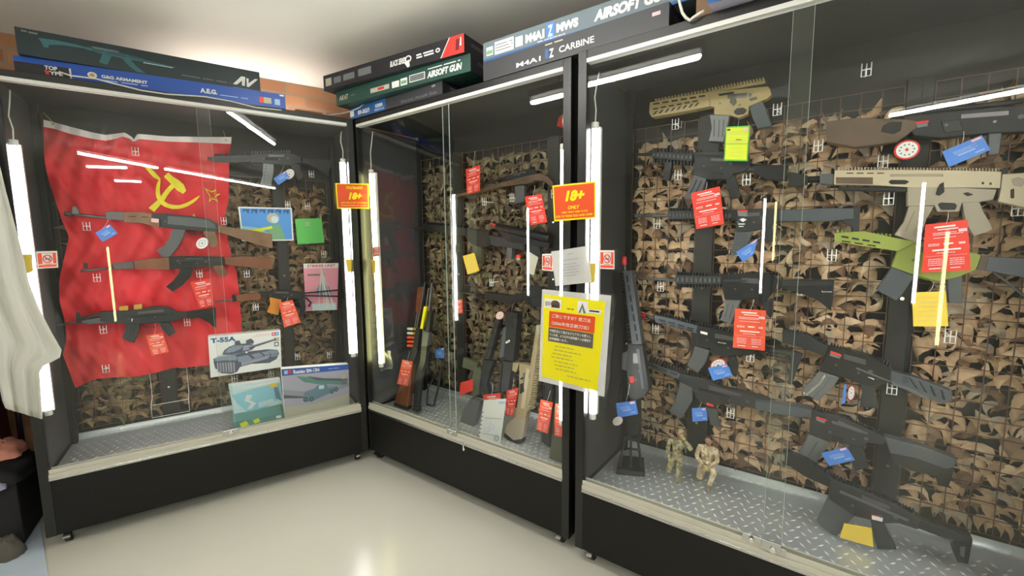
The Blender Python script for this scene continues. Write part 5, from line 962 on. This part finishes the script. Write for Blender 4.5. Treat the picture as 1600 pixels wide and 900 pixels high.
f.rect(p, .13, .22, .81, .385, 'sign_red', 2); f.text(p, 'ご存じですか？銃刀法', .18, .245, .75, .285, 'paper_white', 4, .01); f.text(p, '（2006年改正銃刀法）', .18, .32, .73, .36, 'paper_white', 4, .01)
f.rect(p, .13, .39, .80, .54, 'grey_cloth', 2)
for i, s_ in enumerate(('今回弊社にて遊びるすエアガンを購入し', 'ている者、よりは子の証明書ナシは確認子', '証明書願います。')): f.text(p, s_, .15, .41+i*.042, .15+(.62 if i < 2 else .28), .438+i*.042, 'paper_white', 4, .01)
f.lines(p, .14, .78, (.58, .62, .66, .70, .74, .78, .82), .006, 'ink_grey', 3, .15); f.lines(p, .45, .8, (.87,), .006, 'ink_grey', 3)
t.done('bright yellow Japanese notice in a clear sleeve hanging over the posts', 'notice')
# key hanging at the middle case lock and metal lock plates on the right-hand case
t = Thing('key', FB); p = FB.at(724, 694, -.012)
t.path([p+Vector((.012*math.cos(a), 0, .012*math.sin(a)+.004)) for a in [i*math.pi/6 for i in range(13)]], .0012, 'steel'); t.box((p.x-.004, p.y-.001, p.z-.035), (p.x+.004, p.y+.001, p.z-.006), 'chrome'); t.box((p.x+.004, p.y-.001, p.z-.03), (p.x+.009, p.y+.001, p.z-.02), 'chrome')
t.done('small chrome key on a ring hanging at the lower track of the middle case', 'key')
t = Thing('glass_lock', FC, .002); a = FC.at(1160, 833, -.01); b = FC.at(1190, 846, -.01); t.box((a.x, -.012, b.z-.012), (b.x, -.007, a.z+.006), 'steel'); t.tube(((a.x+b.x)/2, -.03, (a.z+b.z)/2), ((a.x+b.x)/2, -.010, (a.z+b.z)/2), .008, 'chrome')
c = FC.at(1220, 862, -.01); t.box((b.x, -.014, c.z-.006), (c.x, -.008, b.z+.012), 'steel'); t.done('metal lock plate on the lower track of the right-hand case', 'lock')

# ------------------------------------------------------------------ rifle stand and soldier figures in the right-hand case
t = Thing('rifle_stand', FC, .002); 
t.part('base', .004).prism([FC.atz(963, 742, .315), FC.atz(1008, 746, .315), FC.atz(1006, 722, .315), FC.atz(968, 718, .315)], (0, 0, .025), GB)
for x0, x1 in ((968, 976), (985, 986), (1002, 996)):
    b_ = FC.atz(x0, 730, .34); tp = FC.at(x1, 682, b_.y+.02); t.part('strut', .001).path([b_, tp], .006, GB, 6)
a = FC.at(973, 700, .27); b_ = FC.at(1001, 703, .27); t.part('crossbar').path([a, b_], .005, GB, 6); t.part('cradle', .002).box((FC.at(974, 684, .27).x, .25, .47), (FC.at(1000, 684, .27).x, .31, .485), GB)
t.done('small black plastic stand under the upright rifle at left of the right-hand case', 'rifle stand')
def skin_mesh(pts, edges, radii, sub=2):
    me = bpy.data.meshes.new('s'); me.from_pydata(pts, edges, []); ob = bpy.data.objects.new('s', me); C.objects.link(ob)
    sk = ob.modifiers.new('skin', 'SKIN'); sk.use_smooth_shade = True
    for i, r in enumerate(radii): v = me.skin_vertices[0].data[i]; v.radius = r if isinstance(r, tuple) else (r, r); v.use_root = (i == 0)
    s = ob.modifiers.new('sub', 'SUBSURF'); s.levels = sub
    bpy.context.view_layer.update(); ev = ob.evaluated_get(bpy.context.evaluated_depsgraph_get()); m2 = ev.to_mesh()
    vs = [v.co.copy() for v in m2.vertices]; fs = [list(p.vertices) for p in m2.polygons]; ev.to_mesh_clear(); bpy.data.objects.remove(ob); return vs, fs
def ball(part, c, r, m, sz=(1, 1, 1), n=14):
    vs, fs = [], []
    for j in range(n//2+1):
        th = math.pi*j/(n//2)
        for i in range(n): vs.append(Vector((c[0]+r*sz[0]*math.sin(th)*math.cos(2*math.pi*i/n), c[1]+r*sz[1]*math.sin(th)*math.sin(2*math.pi*i/n), c[2]+r*sz[2]*math.cos(th))))
    for j in range(n//2):
        for i in range(n): fs.append((j*n+i, (j+1)*n+i, (j+1)*n+(i+1) % n, j*n+(i+1) % n))
    part.add(vs, fs, m, True)
def soldier(fr, o, s, J, top, trousers, label, hair):
    # J: joints in a frame with x right (as seen), y depth away from viewer, z up; unit = figure units, scaled by s at origin o
    T = Thing('soldier_figure', fr); P = lambda k: Vector(o)+Vector(J[k])*s
    def limb(part, keys, radii, m):
        vs, fs = skin_mesh([P(k) for k in keys], [(i, i+1) for i in range(len(keys)-1)], [r*s for r in radii]); part.add(vs, fs, m, True)
    b = T.part('body', 0, 'posed cloth-covered body'); keys = ['pelvis', 'waist', 'chest', 'neck', 'rsh', 'rel', 'rwr', 'lsh', 'lel', 'lwr', 'rhip', 'rkn', 'ran', 'lhip', 'lkn', 'lan']
    E_ = [(0, 1), (1, 2), (2, 3), (2, 4), (4, 5), (5, 6), (2, 7), (7, 8), (8, 9), (0, 10), (10, 11), (11, 12), (0, 13), (13, 14), (14, 15)]
    R_ = [(.12, .10), (.11, .09), (.15, .11), .055, .075, .058, .04, .075, .058, .04, .10, .072, .052, .10, .072, .052]
    vs, fs = skin_mesh([P(k) for k in keys], E_, [(r[0]*s, r[1]*s) if isinstance(r, tuple) else r*s for r in R_]); 
    zc = P('waist').z
    top_f = [f for f in fs if sum(vs[i].z for i in f)/len(f) > zc]; low_f = [f for f in fs if sum(vs[i].z for i in f)/len(f) <= zc]
    b.add(vs, top_f, top, True); b.add(vs, low_f, trousers, True)
    h = T.part('head', 0, 'bare head'); hc = P('head'); ball(h, hc, .095*s, 'skin', (.82, .95, 1.15)); ball(h, hc+Vector((0, -.095, -.01))*s, .022*s, 'skin', (.7, 1, 1.2), 8); h.tube(P('neck'), hc-Vector((0, 0, .05*s)), .05*s, 'skin')
    for q in (-1, 1): ball(h, hc+Vector((q*.08, 0, -.01))*s, .025*s, 'skin', (.5, .8, 1.2), 8); ball(h, hc+Vector((q*.033, -.083, .015))*s, .010*s, 'ink_black', n=6)
    h.box(tuple(hc+Vector((-.03, -.092, -.055))*s), tuple(hc+Vector((.03, -.075, -.045))*s), 'maroon')
    hr = h.part('hair'); ball(hr, hc+Vector((0, .018, .03))*s, .1*s, hair, (.86, .92, 1.0))
    bl = T.part('belt'); c0 = P('waist')+Vector((0, 0, -.05))*s; bl.path([c0+Vector((.135*math.cos(a)*s, .10*math.sin(a)*s, 0)) for a in [i*math.pi/8 for i in range(17)]], .018*s, 'tan'); vp = T.part('chest_pouch', .002); cc = P('chest')+Vector((0, -.115, -.06))*s
    for q in (-.07, 0, .07): vp.box(tuple(cc+Vector((q-.03, -.02, -.05))*s), tuple(cc+Vector((q+.03, .03, .04))*s), trousers)
    for side in 'rl':
        hd = T.part('hand', 0, 'gloved hand'); w0, w1 = P(side+'wr'), P(side+'hd'); d = (w1-w0).normalized(); sd = d.cross(Vector((0, 1, 0))).normalized()
        limb_pts = [w0, w0+d*.06*s, w0+d*.11*s]; v_, f_ = skin_mesh(limb_pts, [(0, 1), (1, 2)], [.035*s, .04*s, .034*s]); hd.add(v_, f_, 'glove', True)
        for k in range(4):
            a_ = w0+d*.11*s+sd*(k-1.5)*.019*s; v_, f_ = skin_mesh([a_, a_+d*(.04-.004*abs(k-1.4))*s+Vector((0, .01*s, 0)), a_+d*.055*s+Vector((0, .035*s, -.02*s))], [(0, 1), (1, 2)], [.011*s, .010*s, .009*s], 1); hd.add(v_, f_, 'glove', True)
        a_ = w0+d*.05*s+sd*.03*s; v_, f_ = skin_mesh([a_, a_+sd*.03*s+d*.03*s, a_+sd*.03*s+d*.06*s], [(0, 1), (1, 2)], [.014*s, .012*s, .010*s], 1); hd.add(v_, f_, 'glove', True)
        bt = T.part('boot', 0, 'tan boot'); an, toe = P(side+'an'), P(side+'toe'); v_, f_ = skin_mesh([an+Vector((0, 0, .03*s)), an-Vector((0, 0, .03*s)), an+(toe-an)*.6, toe], [(0, 1), (1, 2), (2, 3)], [.055*s, .055*s, .05*s, .035*s]); bt.add(v_, f_, 'boot', True)
    T.done(label, 'toy soldier', 'soldier figures on the deck of the right-hand case')
S_ = .118
o1 = FC.atz(1058, 742, .315); o1.z = .315; k1 = .175
soldier(FC, o1, k1, {'pelvis': (-.04, .02, .45), 'waist': (-.03, .02, .60), 'chest': (0, .02, .80), 'neck': (.03, .0, .97), 'head': (.05, -.03, 1.1), 'rsh': (-.19, .02, .88), 'rel': (-.25, -.03, .62), 'rwr': (-.17, -.14, .45), 'rhd': (-.12, -.18, .36),
    'lsh': (.2, .02, .88), 'lel': (.33, -.05, .76), 'lwr': (.19, -.12, 1.0), 'lhd': (.12, -.13, 1.1), 'rhip': (-.11, .0, .42), 'rkn': (-.17, -.16, .10), 'ran': (-.16, .22, .09), 'rtoe': (-.16, .30, .03), 'lhip': (.08, -.02, .42), 'lkn': (.13, -.34, .46), 'lan': (.12, -.33, .10), 'ltoe': (.13, -.48, .045)},
    'camo_green', 'camo_green', 'kneeling toy soldier in green camouflage raising a hand to his head, left of the pair', 'camo_green')
o2 = FC.atz(1104, 752, .315); o2.z = .315
soldier(FC, o2, k1, {'pelvis': (-.04, .02, .42), 'waist': (-.03, .01, .57), 'chest': (0, .0, .77), 'neck': (.02, -.02, .94), 'head': (.02, -.05, 1.07), 'rsh': (-.19, .0, .84), 'rel': (-.24, -.08, .60), 'rwr': (-.03, -.22, .50), 'rhd': (.05, -.24, .46),
    'lsh': (.19, .0, .84), 'lel': (.24, -.08, .60), 'lwr': (.07, -.24, .50), 'lhd': (.0, -.27, .42), 'rhip': (-.11, .0, .40), 'rkn': (-.14, -.16, .10), 'ran': (-.12, .22, .09), 'rtoe': (-.12, .30, .03), 'lhip': (.08, -.02, .40), 'lkn': (.22, -.30, .44), 'lan': (.13, -.36, .10), 'ltoe': (.17, -.52, .045)},
    'camo_tan', 'camo_tan', 'kneeling toy soldier in tan uniform with hands together, right of the pair', 'hair')

# ------------------------------------------------------------------ boxes stacked on top of the cases
def long_box(fr, p0, p1, z0, z1, depth, side, label, draw, end='box_black', bevel=.002):
    a, b = fr.atz(*p0, z1), fr.atz(*p1, z1); d = (b-a).normalized(); n = Vector((-d.y, d.x, 0))
    if n.y < 0: n = -n
    t = Thing('gun_box', fr); bx = t.part('carton', bevel)
    q = [a, b, Vector((b.x, b.y, z0)), Vector((a.x, a.y, z0))]
    bx.hexa(q, n*depth, side); f = Face(q, -n); p = t.part('printed_front'); draw(f, p)
    e = Face([b, b+n*depth, Vector((b.x, b.y, z0))+n*depth, Vector((b.x, b.y, z0))], d); pe = t.part('end_label'); e.rect(pe, 0, 0, 1, 1, end); e.lines(pe, .2, .7, (.3, .42), .05, 'ink_grey', 2)
    t.done(label, 'box', 'long product boxes on top of the cases')
def draw_blue(f, p):
    f.rect(p, 0, .0, 1, 1, 'box_blue', .4); f.poly(p, [(0, .3), (0, 1), (.17, 1), (.165, .3)], 'box_black'); f.text(p, 'TOP', .09, .32, .13, .55, 'paper_white', 3, .04); f.text(p, 'TYPE', .09, .6, .145, .8, 'paper_white', 3, .04); f.rect(p, .092, .6, .103, .82, 'red_plain', 4)
    f.rect(p, .166, .3, .172, 1, 'paper_white'); f.disc(p, .24, .5, .016, 'paper_white', 2, 11); f.disc(p, .24, .5, .009, 'brass', 3, 11); f.text(p, 'G&G ARMAMENT', .27, .4, .43, .6, 'paper_white', 3, .04); f.lines(p, .27, .43, (.68,), .06, 'ink_lightblue')
    f.text(p, 'A.E.G.', .63, .35, .70, .66, 'paper_white', 3, .05); f.lines(p, .71, .83, (.62,), .05, 'ink_lightblue'); f.rect(p, .88, .38, .9, .78, 'paper_orange', 2); f.rect(p, .9, .38, .935, .78, 'sand', 2); f.rect(p, .95, .4, .975, .8, 'ink_lightblue', 2); f.rect(p, .975, .05, .995, .15, 'paper_white', 2)
long_box(FA, (20, 86), (445, 148), 2.045, 2.117, .24, 'box_blue', 'bright blue airsoft box with G&G ARMAMENT lettering lying on the left case', draw_blue, 'box_blue')
def draw_av(f, p):
    f.rect(p, 0, 0, 1, 1, 'box_green', .4); f.rect(p, .02, .08, .04, .14, 'ink_grey'); f.rect(p, .045, .09, .075, .16, 'ink_grey')
    g = 'box_teal'
    f.poly(p, [(.075, .27), (.13, .24), (.20, .26), (.24, .30), (.24, .36), (.16, .38), (.11, .46), (.105, .60), (.09, .58), (.085, .42)], g); f.poly(p, [(.24, .29), (.34, .27), (.44, .32), (.47, .38), (.47, .47), (.40, .50), (.30, .46), (.24, .38)], g); f.poly(p, [(.30, .46), (.335, .49), (.315, .86), (.285, .82)], g, 2); f.poly(p, [(.375, .49), (.41, .50), (.43, .72), (.465, .95), (.43, .95), (.40, .76)], g, 2)
    f.poly(p, [(.47, .39), (.55, .44), (.55, .50), (.47, .47)], g); f.rect(p, .54, .46, .60, .48, g, 2); f.rect(p, .46, .50, .585, .53, 'pale_blue', 3); f.poly(p, [(.26, .22), (.36, .22), (.37, .27), (.27, .28)], 'ink_grey', 2); f.lines(p, .26, .46, (.33, .39), .02, 'box_green', 3)
    f.lines(p, .62, .85, (.74,), .04, 'ink_grey'); f.poly(p, [(.86, .78), (.905, .35), (.925, .35), (.92, .78), (.905, .78), (.907, .55), (.88, .78)], 'paper_white', 3); f.poly(p, [(.93, .4), (.942, .4), (.94, .62), (.975, .36), (.99, .36), (.94, .8), (.93, .8)], 'paper_white', 3); f.lines(p, .86, .97, (.9,), .04, 'ink_grey')
long_box(FA, (22, 41), (405, 113), 2.118, 2.222, .2, 'box_green', 'dark green box with rifle picture and AV logo, on the blue box', draw_av, 'box_green')
def draw_ak(f, p):
    f.rect(p, 0, 0, 1, 1, 'box_green2', .4); f.text(p, 'AK47', .03, .35, .11, .72, 'sand', 3, .02); f.lines(p, .13, .17, (.5,), .05, 'ink_grey'); f.rect(p, .30, .45, .45, .75, 'sand', 2); f.rect(p, .36, .52, .41, .68, 'red_plain', 3); f.rect(p, .47, .4, .525, .8, 'paper_white', 2); f.rect(p, .535, .35, .585, .8, 'paper_white', 2); f.rect(p, .54, .5, .58, .7, 'grass', 3); f.rect(p, .6, .3, .71, .75, 'paper_white', 2); f.rect(p, .605, .35, .705, .7, 'ink_grey', 3)
    f.text(p, 'AIRSOFT GUN', .725, .38, .95, .78, 'paper_white', 3, .05, .2); f.lines(p, .73, .94, (.2,), .06, 'paper_white')
def draw_89(f, p):
    f.rect(p, 0, 0, 1, 1, 'box_grey', .4); f.rect(p, 0, 0, .43, 1, 'box_navy', 1); f.rect(p, .0, .3, .05, .8, 'paper_white', 2); f.text(p, '89-SG/1', .1, .4, .24, .8, 'paper_white', 3, .04); f.text(p, 'GBBR', .31, .3, .4, .6, 'paper_white', 3, .03); f.lines(p, .3, .41, (.7, .8), .06, 'ink_lightblue'); f.text(p, 'Electric Airsoft Gun', .6, .6, .95, .85, 'ink_grey', 3); f.ring(p, .92, .2, .016, .005, 'paper_white', 2, 5)
def draw_red(f, p):
    f.rect(p, 0, 0, 1, 1, 'box_black', .4); f.rect(p, .02, .25, .07, .75, 'sand', 2); f.rect(p, .09, .3, .15, .7, 'ink_grey'); f.rect(p, .17, .3, .26, .7, 'ink_grey'); f.rect(p, .29, .25, .39, .7, 'ink_grey')
    f.text(p, 'BLACK SERIES', .53, .35, .64, .7, 'paper_white', 3, .04, .3); f.ring(p, .655, .5, .022, .008, 'paper_white', 2, 9); f.poly(p, [(.63, .7), (.66, .55), (.665, .95), (.65, 1.0)], 'paper_white', 3); f.lines(p, .71, .82, (.4, .55), .09, 'paper_white', 3); f.ring(p, .845, .5, .014, .007, 'paper_white', 2, 9)
    f.poly(p, [(.865, 1), (.92, 0), (1, 0), (1, 1)], 'red_plain', 2); f.poly(p, [(.86, 1), (.915, 0), (.92, 0), (.865, 1)], 'paper_white', 3); f.poly(p, [(.955, .2), (.975, .2), (.97, .8), (.95, .8)], 'maroon', 3); f.poly(p, [(.98, .15), (.985, .15), (.985, .6), (.975, .6)], 'paper_white', 3)
long_box(FB, (547, 170), (691, 126), 2.045, 2.105, .25, 'box_grey', 'dark grey box with blue 89-SG/1 label, lowest of the corner stack', draw_89)
long_box(FB, (525, 144), (735, 83), 2.106, 2.182, .27, 'box_green2', 'green AK47 AIRSOFT GUN box, in the middle of the corner stack', draw_ak)
long_box(FB, (505, 119), (725, 52), 2.183, 2.262, .26, 'box_black', 'black box with red corner triangle, topmost of the corner stack', draw_red)
def draw_mws(f, p):
    f.rect(p, 0, 0, 1, 1, 'box_slate', .4); f.rect(p, 0, .88, 1, 1, 'box_navy', 1); f.rect(p, .02, .3, .06, .75, 'paper_white', 2); f.rect(p, .022, .48, .058, .68, 'grass', 3); f.rect(p, .07, .15, .18, .8, 'paper_white', 2); f.lines(p, .075, .175, (.3, .45, .6), .05, 'ink_grey', 3); f.rect(p, .19, .25, .23, .75, 'paper_white', 2)
    f.text(p, 'M4A1', .245, .28, .345, .72, 'paper_white', 3, .07); f.rect(p, .355, .08, .395, .88, 'paper_blue', 2); f.text(p, 'Z', .363, .2, .387, .75, 'paper_white', 3, .04); f.text(p, 'MWS', .405, .25, .51, .68, 'paper_white', 3, .07); f.text(p, 'REAL GAS BLOW BACK', .31, .8, .45, .87, 'paper_white', 3); f.text(p, 'AIRSOFT GUN', .58, .22, .9, .72, 'paper_white', 3, .06, .2)
def draw_carb(f, p):
    f.rect(p, 0, 0, 1, 1, 'box_grey', .4); f.text(p, 'M4A1', .225, .58, .375, .82, 'paper_white', 3, .02); f.text(p, 'Z', .425, .4, .45, .82, 'paper_white', 3, .04); f.rect(p, .40, .35, .42, .8, 'box_navy', 2); f.text(p, 'CARBINE', .48, .42, .665, .72, 'paper_white', 3, .02); f.lines(p, .4, .5, (.12,), .06, 'sand'); f.rect(p, .93, .25, .965, .4, 'ink_pink', 2)
long_box(FB, (755, 98), (1046, 2), 2.045, 2.124, .3, 'box_grey', 'dark grey M4A1 CARBINE box across the two right-hand cases', draw_carb)
long_box(FB, (755, 68), (1100, -48), 2.125, 2.203, .3, 'box_slate', 'blue-grey M4A1 MWS AIRSOFT GUN box on the M4A1 CARBINE box', draw_mws)
t = Thing('cardboard_box', FC, .003); t.box((-.405, .03, 2.046), (-.345, .3, 2.2), 'cardboard'); f = Face([Vector(p) for p in ((-.405, .03, 2.2), (-.345, .03, 2.2), (-.345, .03, 2.046), (-.405, .03, 2.046))], (0, -1, 0)); q = t.part('tape'); f.rect(q, 0, .4, 1, .5, 'tan'); t.done('brown cardboard box with tape on top of the right-hand case', 'box')
def draw_vi(f, p): f.rect(p, 0, 0, 1, 1, 'mauve', .4); f.rect(p, .0, .0, .12, 1, 'box_navy', 1); f.lines(p, .3, .8, (.5,), .1, 'ink_lightblue')
long_box(FC, (1107, -34), (1330, -110), 2.046, 2.12, .3, 'mauve', 'violet-blue box at the top edge on the right-hand case', draw_vi)
t = Thing('small_carton', FA, .002); t.box((.45, .28, 2.046), (.60, .38, 2.13), 'cardboard'); f = Face([Vector(p) for p in ((.45, .28, 2.13), (.60, .28, 2.13), (.60, .28, 2.046), (.45, .28, 2.046))], (0, -1, 0)); q = t.part('label', 0, 'red label'); f.rect(q, .05, .15, .95, .95, 'red_plain'); f.text(q, 'FEMF', .3, .4, .85, .8, 'ink_pink', 3, .03)
t.done('small red-labelled carton in the corner behind the left case top', 'box')
t = Thing('cable', FA); t.path([FA.at(x, y, -.004) for x, y in [(92, 112), (110, 118), (150, 123), (180, 131), (220, 141), (260, 147), (320, 151), (360, 158), (400, 168), (440, 172)]], .003, 'cable_white'); t.done('thin white cable trailing along the top edge of the left case', 'cable')
t = Thing('cable', FB); t.path([FB.at(x, y, -.012) for x, y in [(505, 181), (530, 178), (548, 174), (562, 168), (575, 156), (585, 151), (596, 150)]], .0032, 'cable_white'); t.done('white cable draped over the corner beside the 89-SG/1 box', 'cable')
t = Thing('cable', FC); t.path([FC.at(x, y, -.02) for x, y in [(1058, -12), (1062, 5), (1066, 20), (1072, 28), (1078, 32), (1082, 28), (1088, 24), (1094, 20), (1100, 17)]], .0045, 'cable_white'); t.done('thick cream cable looped at the top edge beside the cardboard box', 'cable')
t = Thing('added_wall_light', FA); t.part('housing', .002).box((-.1, .60, 2.06), (.66, .64, 2.09), 'plastic_white'); t.part('tube').tube((-.09, .62, 2.105), (.65, .62, 2.105), .012, 'tube_added', 12); t.part('bracket').box((.1, .60, 2.0), (.4, .68, 2.06), 'plastic_white'); t.done('added tube light hidden behind the left case to brighten the brick wall and ceiling', 'added light')  # added lamp, invented to brighten the ceiling and brick near the corner
# tiny red tag at the top of the middle case
card(FB, .40, [(873, 183), (880, 180), (885, 202), (870, 197)], 'paper_red', 'small red triangular tag at the top right of the middle case', style='none', string=(884, 172))

# ------------------------------------------------------------------ far left: white cloth, dark clothes, paper on the floor
t = Thing('hanging_cloth', FA); L_ = [(-12, 215), (8, 300), (24, 360), (36, 405), (44, 440), (60, 480), (80, 520), (98, 552), (97, 556), (60, 575), (62, 610), (65, 655)]
Rr = [(-60, 215), (-60, 300), (-60, 360), (-60, 405), (-50, 440), (-40, 480), (-25, 520), (-12, 560), (-6, 590), (0, 610), (4, 630), (8, 638)]
G = []
for i in range(34):
    s_ = i/33; a = interp(L_, s_); b = interp(Rr, s_); G.append([FA.at(b[0]+(a[0]-b[0])*k/16, b[1]+(a[1]-b[1])*k/16, -.09+.02*math.sin(k*.9+s_*3)+.01*math.sin(k*2.1+s_*9)) for k in range(17)])
c = t.part('cloth'); c.grid(G, 'cloth_white')
o = t.done('off-white cloth hanging over the left end of the left case', 'cloth'); 
for ch in o.children:
    if ch.type == 'MESH': s2 = ch.modifiers.new('solid', 'SOLIDIFY'); s2.thickness = .003
t = Thing('clothes_rail', FA); t.path([(-3.3, .35, 1.72), (-.82, .35, 1.72)], .012, 'steel')
for x in (-3.29, -2.05, -.83): t.path([(x, .35, 0), (x, .35, 1.72)], .012, 'steel'); t.box((x-.02, .1, 0), (x+.02, .6, .02), 'steel')
t.done('long steel clothes rail left of the left case', 'clothes rail')
WORDS = 'first second third fourth fifth sixth seventh eighth ninth tenth eleventh twelfth thirteenth fourteenth fifteenth sixteenth seventeenth eighteenth nineteenth twentieth'.split()
for i in range(20):
    x = -.93-i*.12; mt_ = ('maroon', 'maroon', 'red_jacket', 'black_cloth')[i % 4]; t = Thing('hanging_jacket', FA); G = []
    for r in range(14):
        z = 1.67-r*(1.32+.06*(i % 3))/13; hw = .21*min(1, .35+r*.25); G.append([Vector((x+.04*math.sin(k*math.pi*2/16)*(1+.3*math.sin(r)), .35+hw*math.cos(k*math.pi*2/16)*(1+.03*math.sin(r*1.3+k)), z)) for k in range(17)])
    t.part('garment').grid(G, mt_); t.part('hanger').path([(x, .35, 1.67), (x, .35, 1.73), (x, .338, 1.745), (x, .35, 1.755)], .003, 'steel')
    t.done('%s jacket, %s along the clothes rail from the left case' % ({'maroon': 'dark maroon', 'red_jacket': 'deep red', 'black_cloth': 'black'}[mt_], WORDS[i]), 'jacket', 'jackets on the clothes rail')
def heap(c, rx, ry, rz, m, name, label, cat, seed):
    t = Thing(name, FA); n, k = 22, 12; vs, fs = [], []
    for j in range(k+1):
        th = math.pi*.5*j/k
        for i in range(n):
            a = 2*math.pi*i/n; d = 1+.28*noise.noise(Vector((math.cos(a)*2+seed, math.sin(a)*2, th*2.5)))
            vs.append(Vector((c[0]+rx*math.cos(a)*math.sin(th)*d, c[1]+ry*math.sin(a)*math.sin(th)*d, c[2]+rz*math.cos(th)*d)))
    for j in range(k):
        for i in range(n): fs.append((j*n+i, (j+1)*n+i, (j+1)*n+(i+1) % n, j*n+(i+1) % n))
    t.add(vs, fs, m, True); t.done(label, cat)
t = Thing('black_crate', FA, .004); t.box((-1.35, .12, .004), (-.80, .5, .30), 'black_cloth'); t.done('low black crate under the heaped clothes at far left', 'crate')
heap((-.86, .22, .30), .10, .12, .13, 'black_cloth', 'folded_garment', 'black garment heaped beside the left case', 'garment', 3)
heap((-.83, .14, .43), .07, .09, .06, 'salmon', 'folded_garment', 'salmon pink garment on top of the heap at far left', 'garment', 9)
heap((-.89, .09, .30), .07, .06, .05, 'lavender', 'folded_garment', 'pale lilac garment sticking out of the heap at far left', 'garment', 5)
heap((-.83, .05, .0), .05, .05, .09, 'grey_cloth', 'folded_garment', 'grey-green garment at the foot of the heap', 'garment', 14)
t = Thing('floor_sheet', W); q = [FA.w(FA.atz(x, y, .002)) for x, y in [(-60, 850), (62, 815), (76, 905), (95, 960), (-120, 1000)]]; t.prism(q, (0, 0, .002), 'sheet_floor'); t.done('pale blue sheet lying on the floor beside the left case', 'floor sheet')
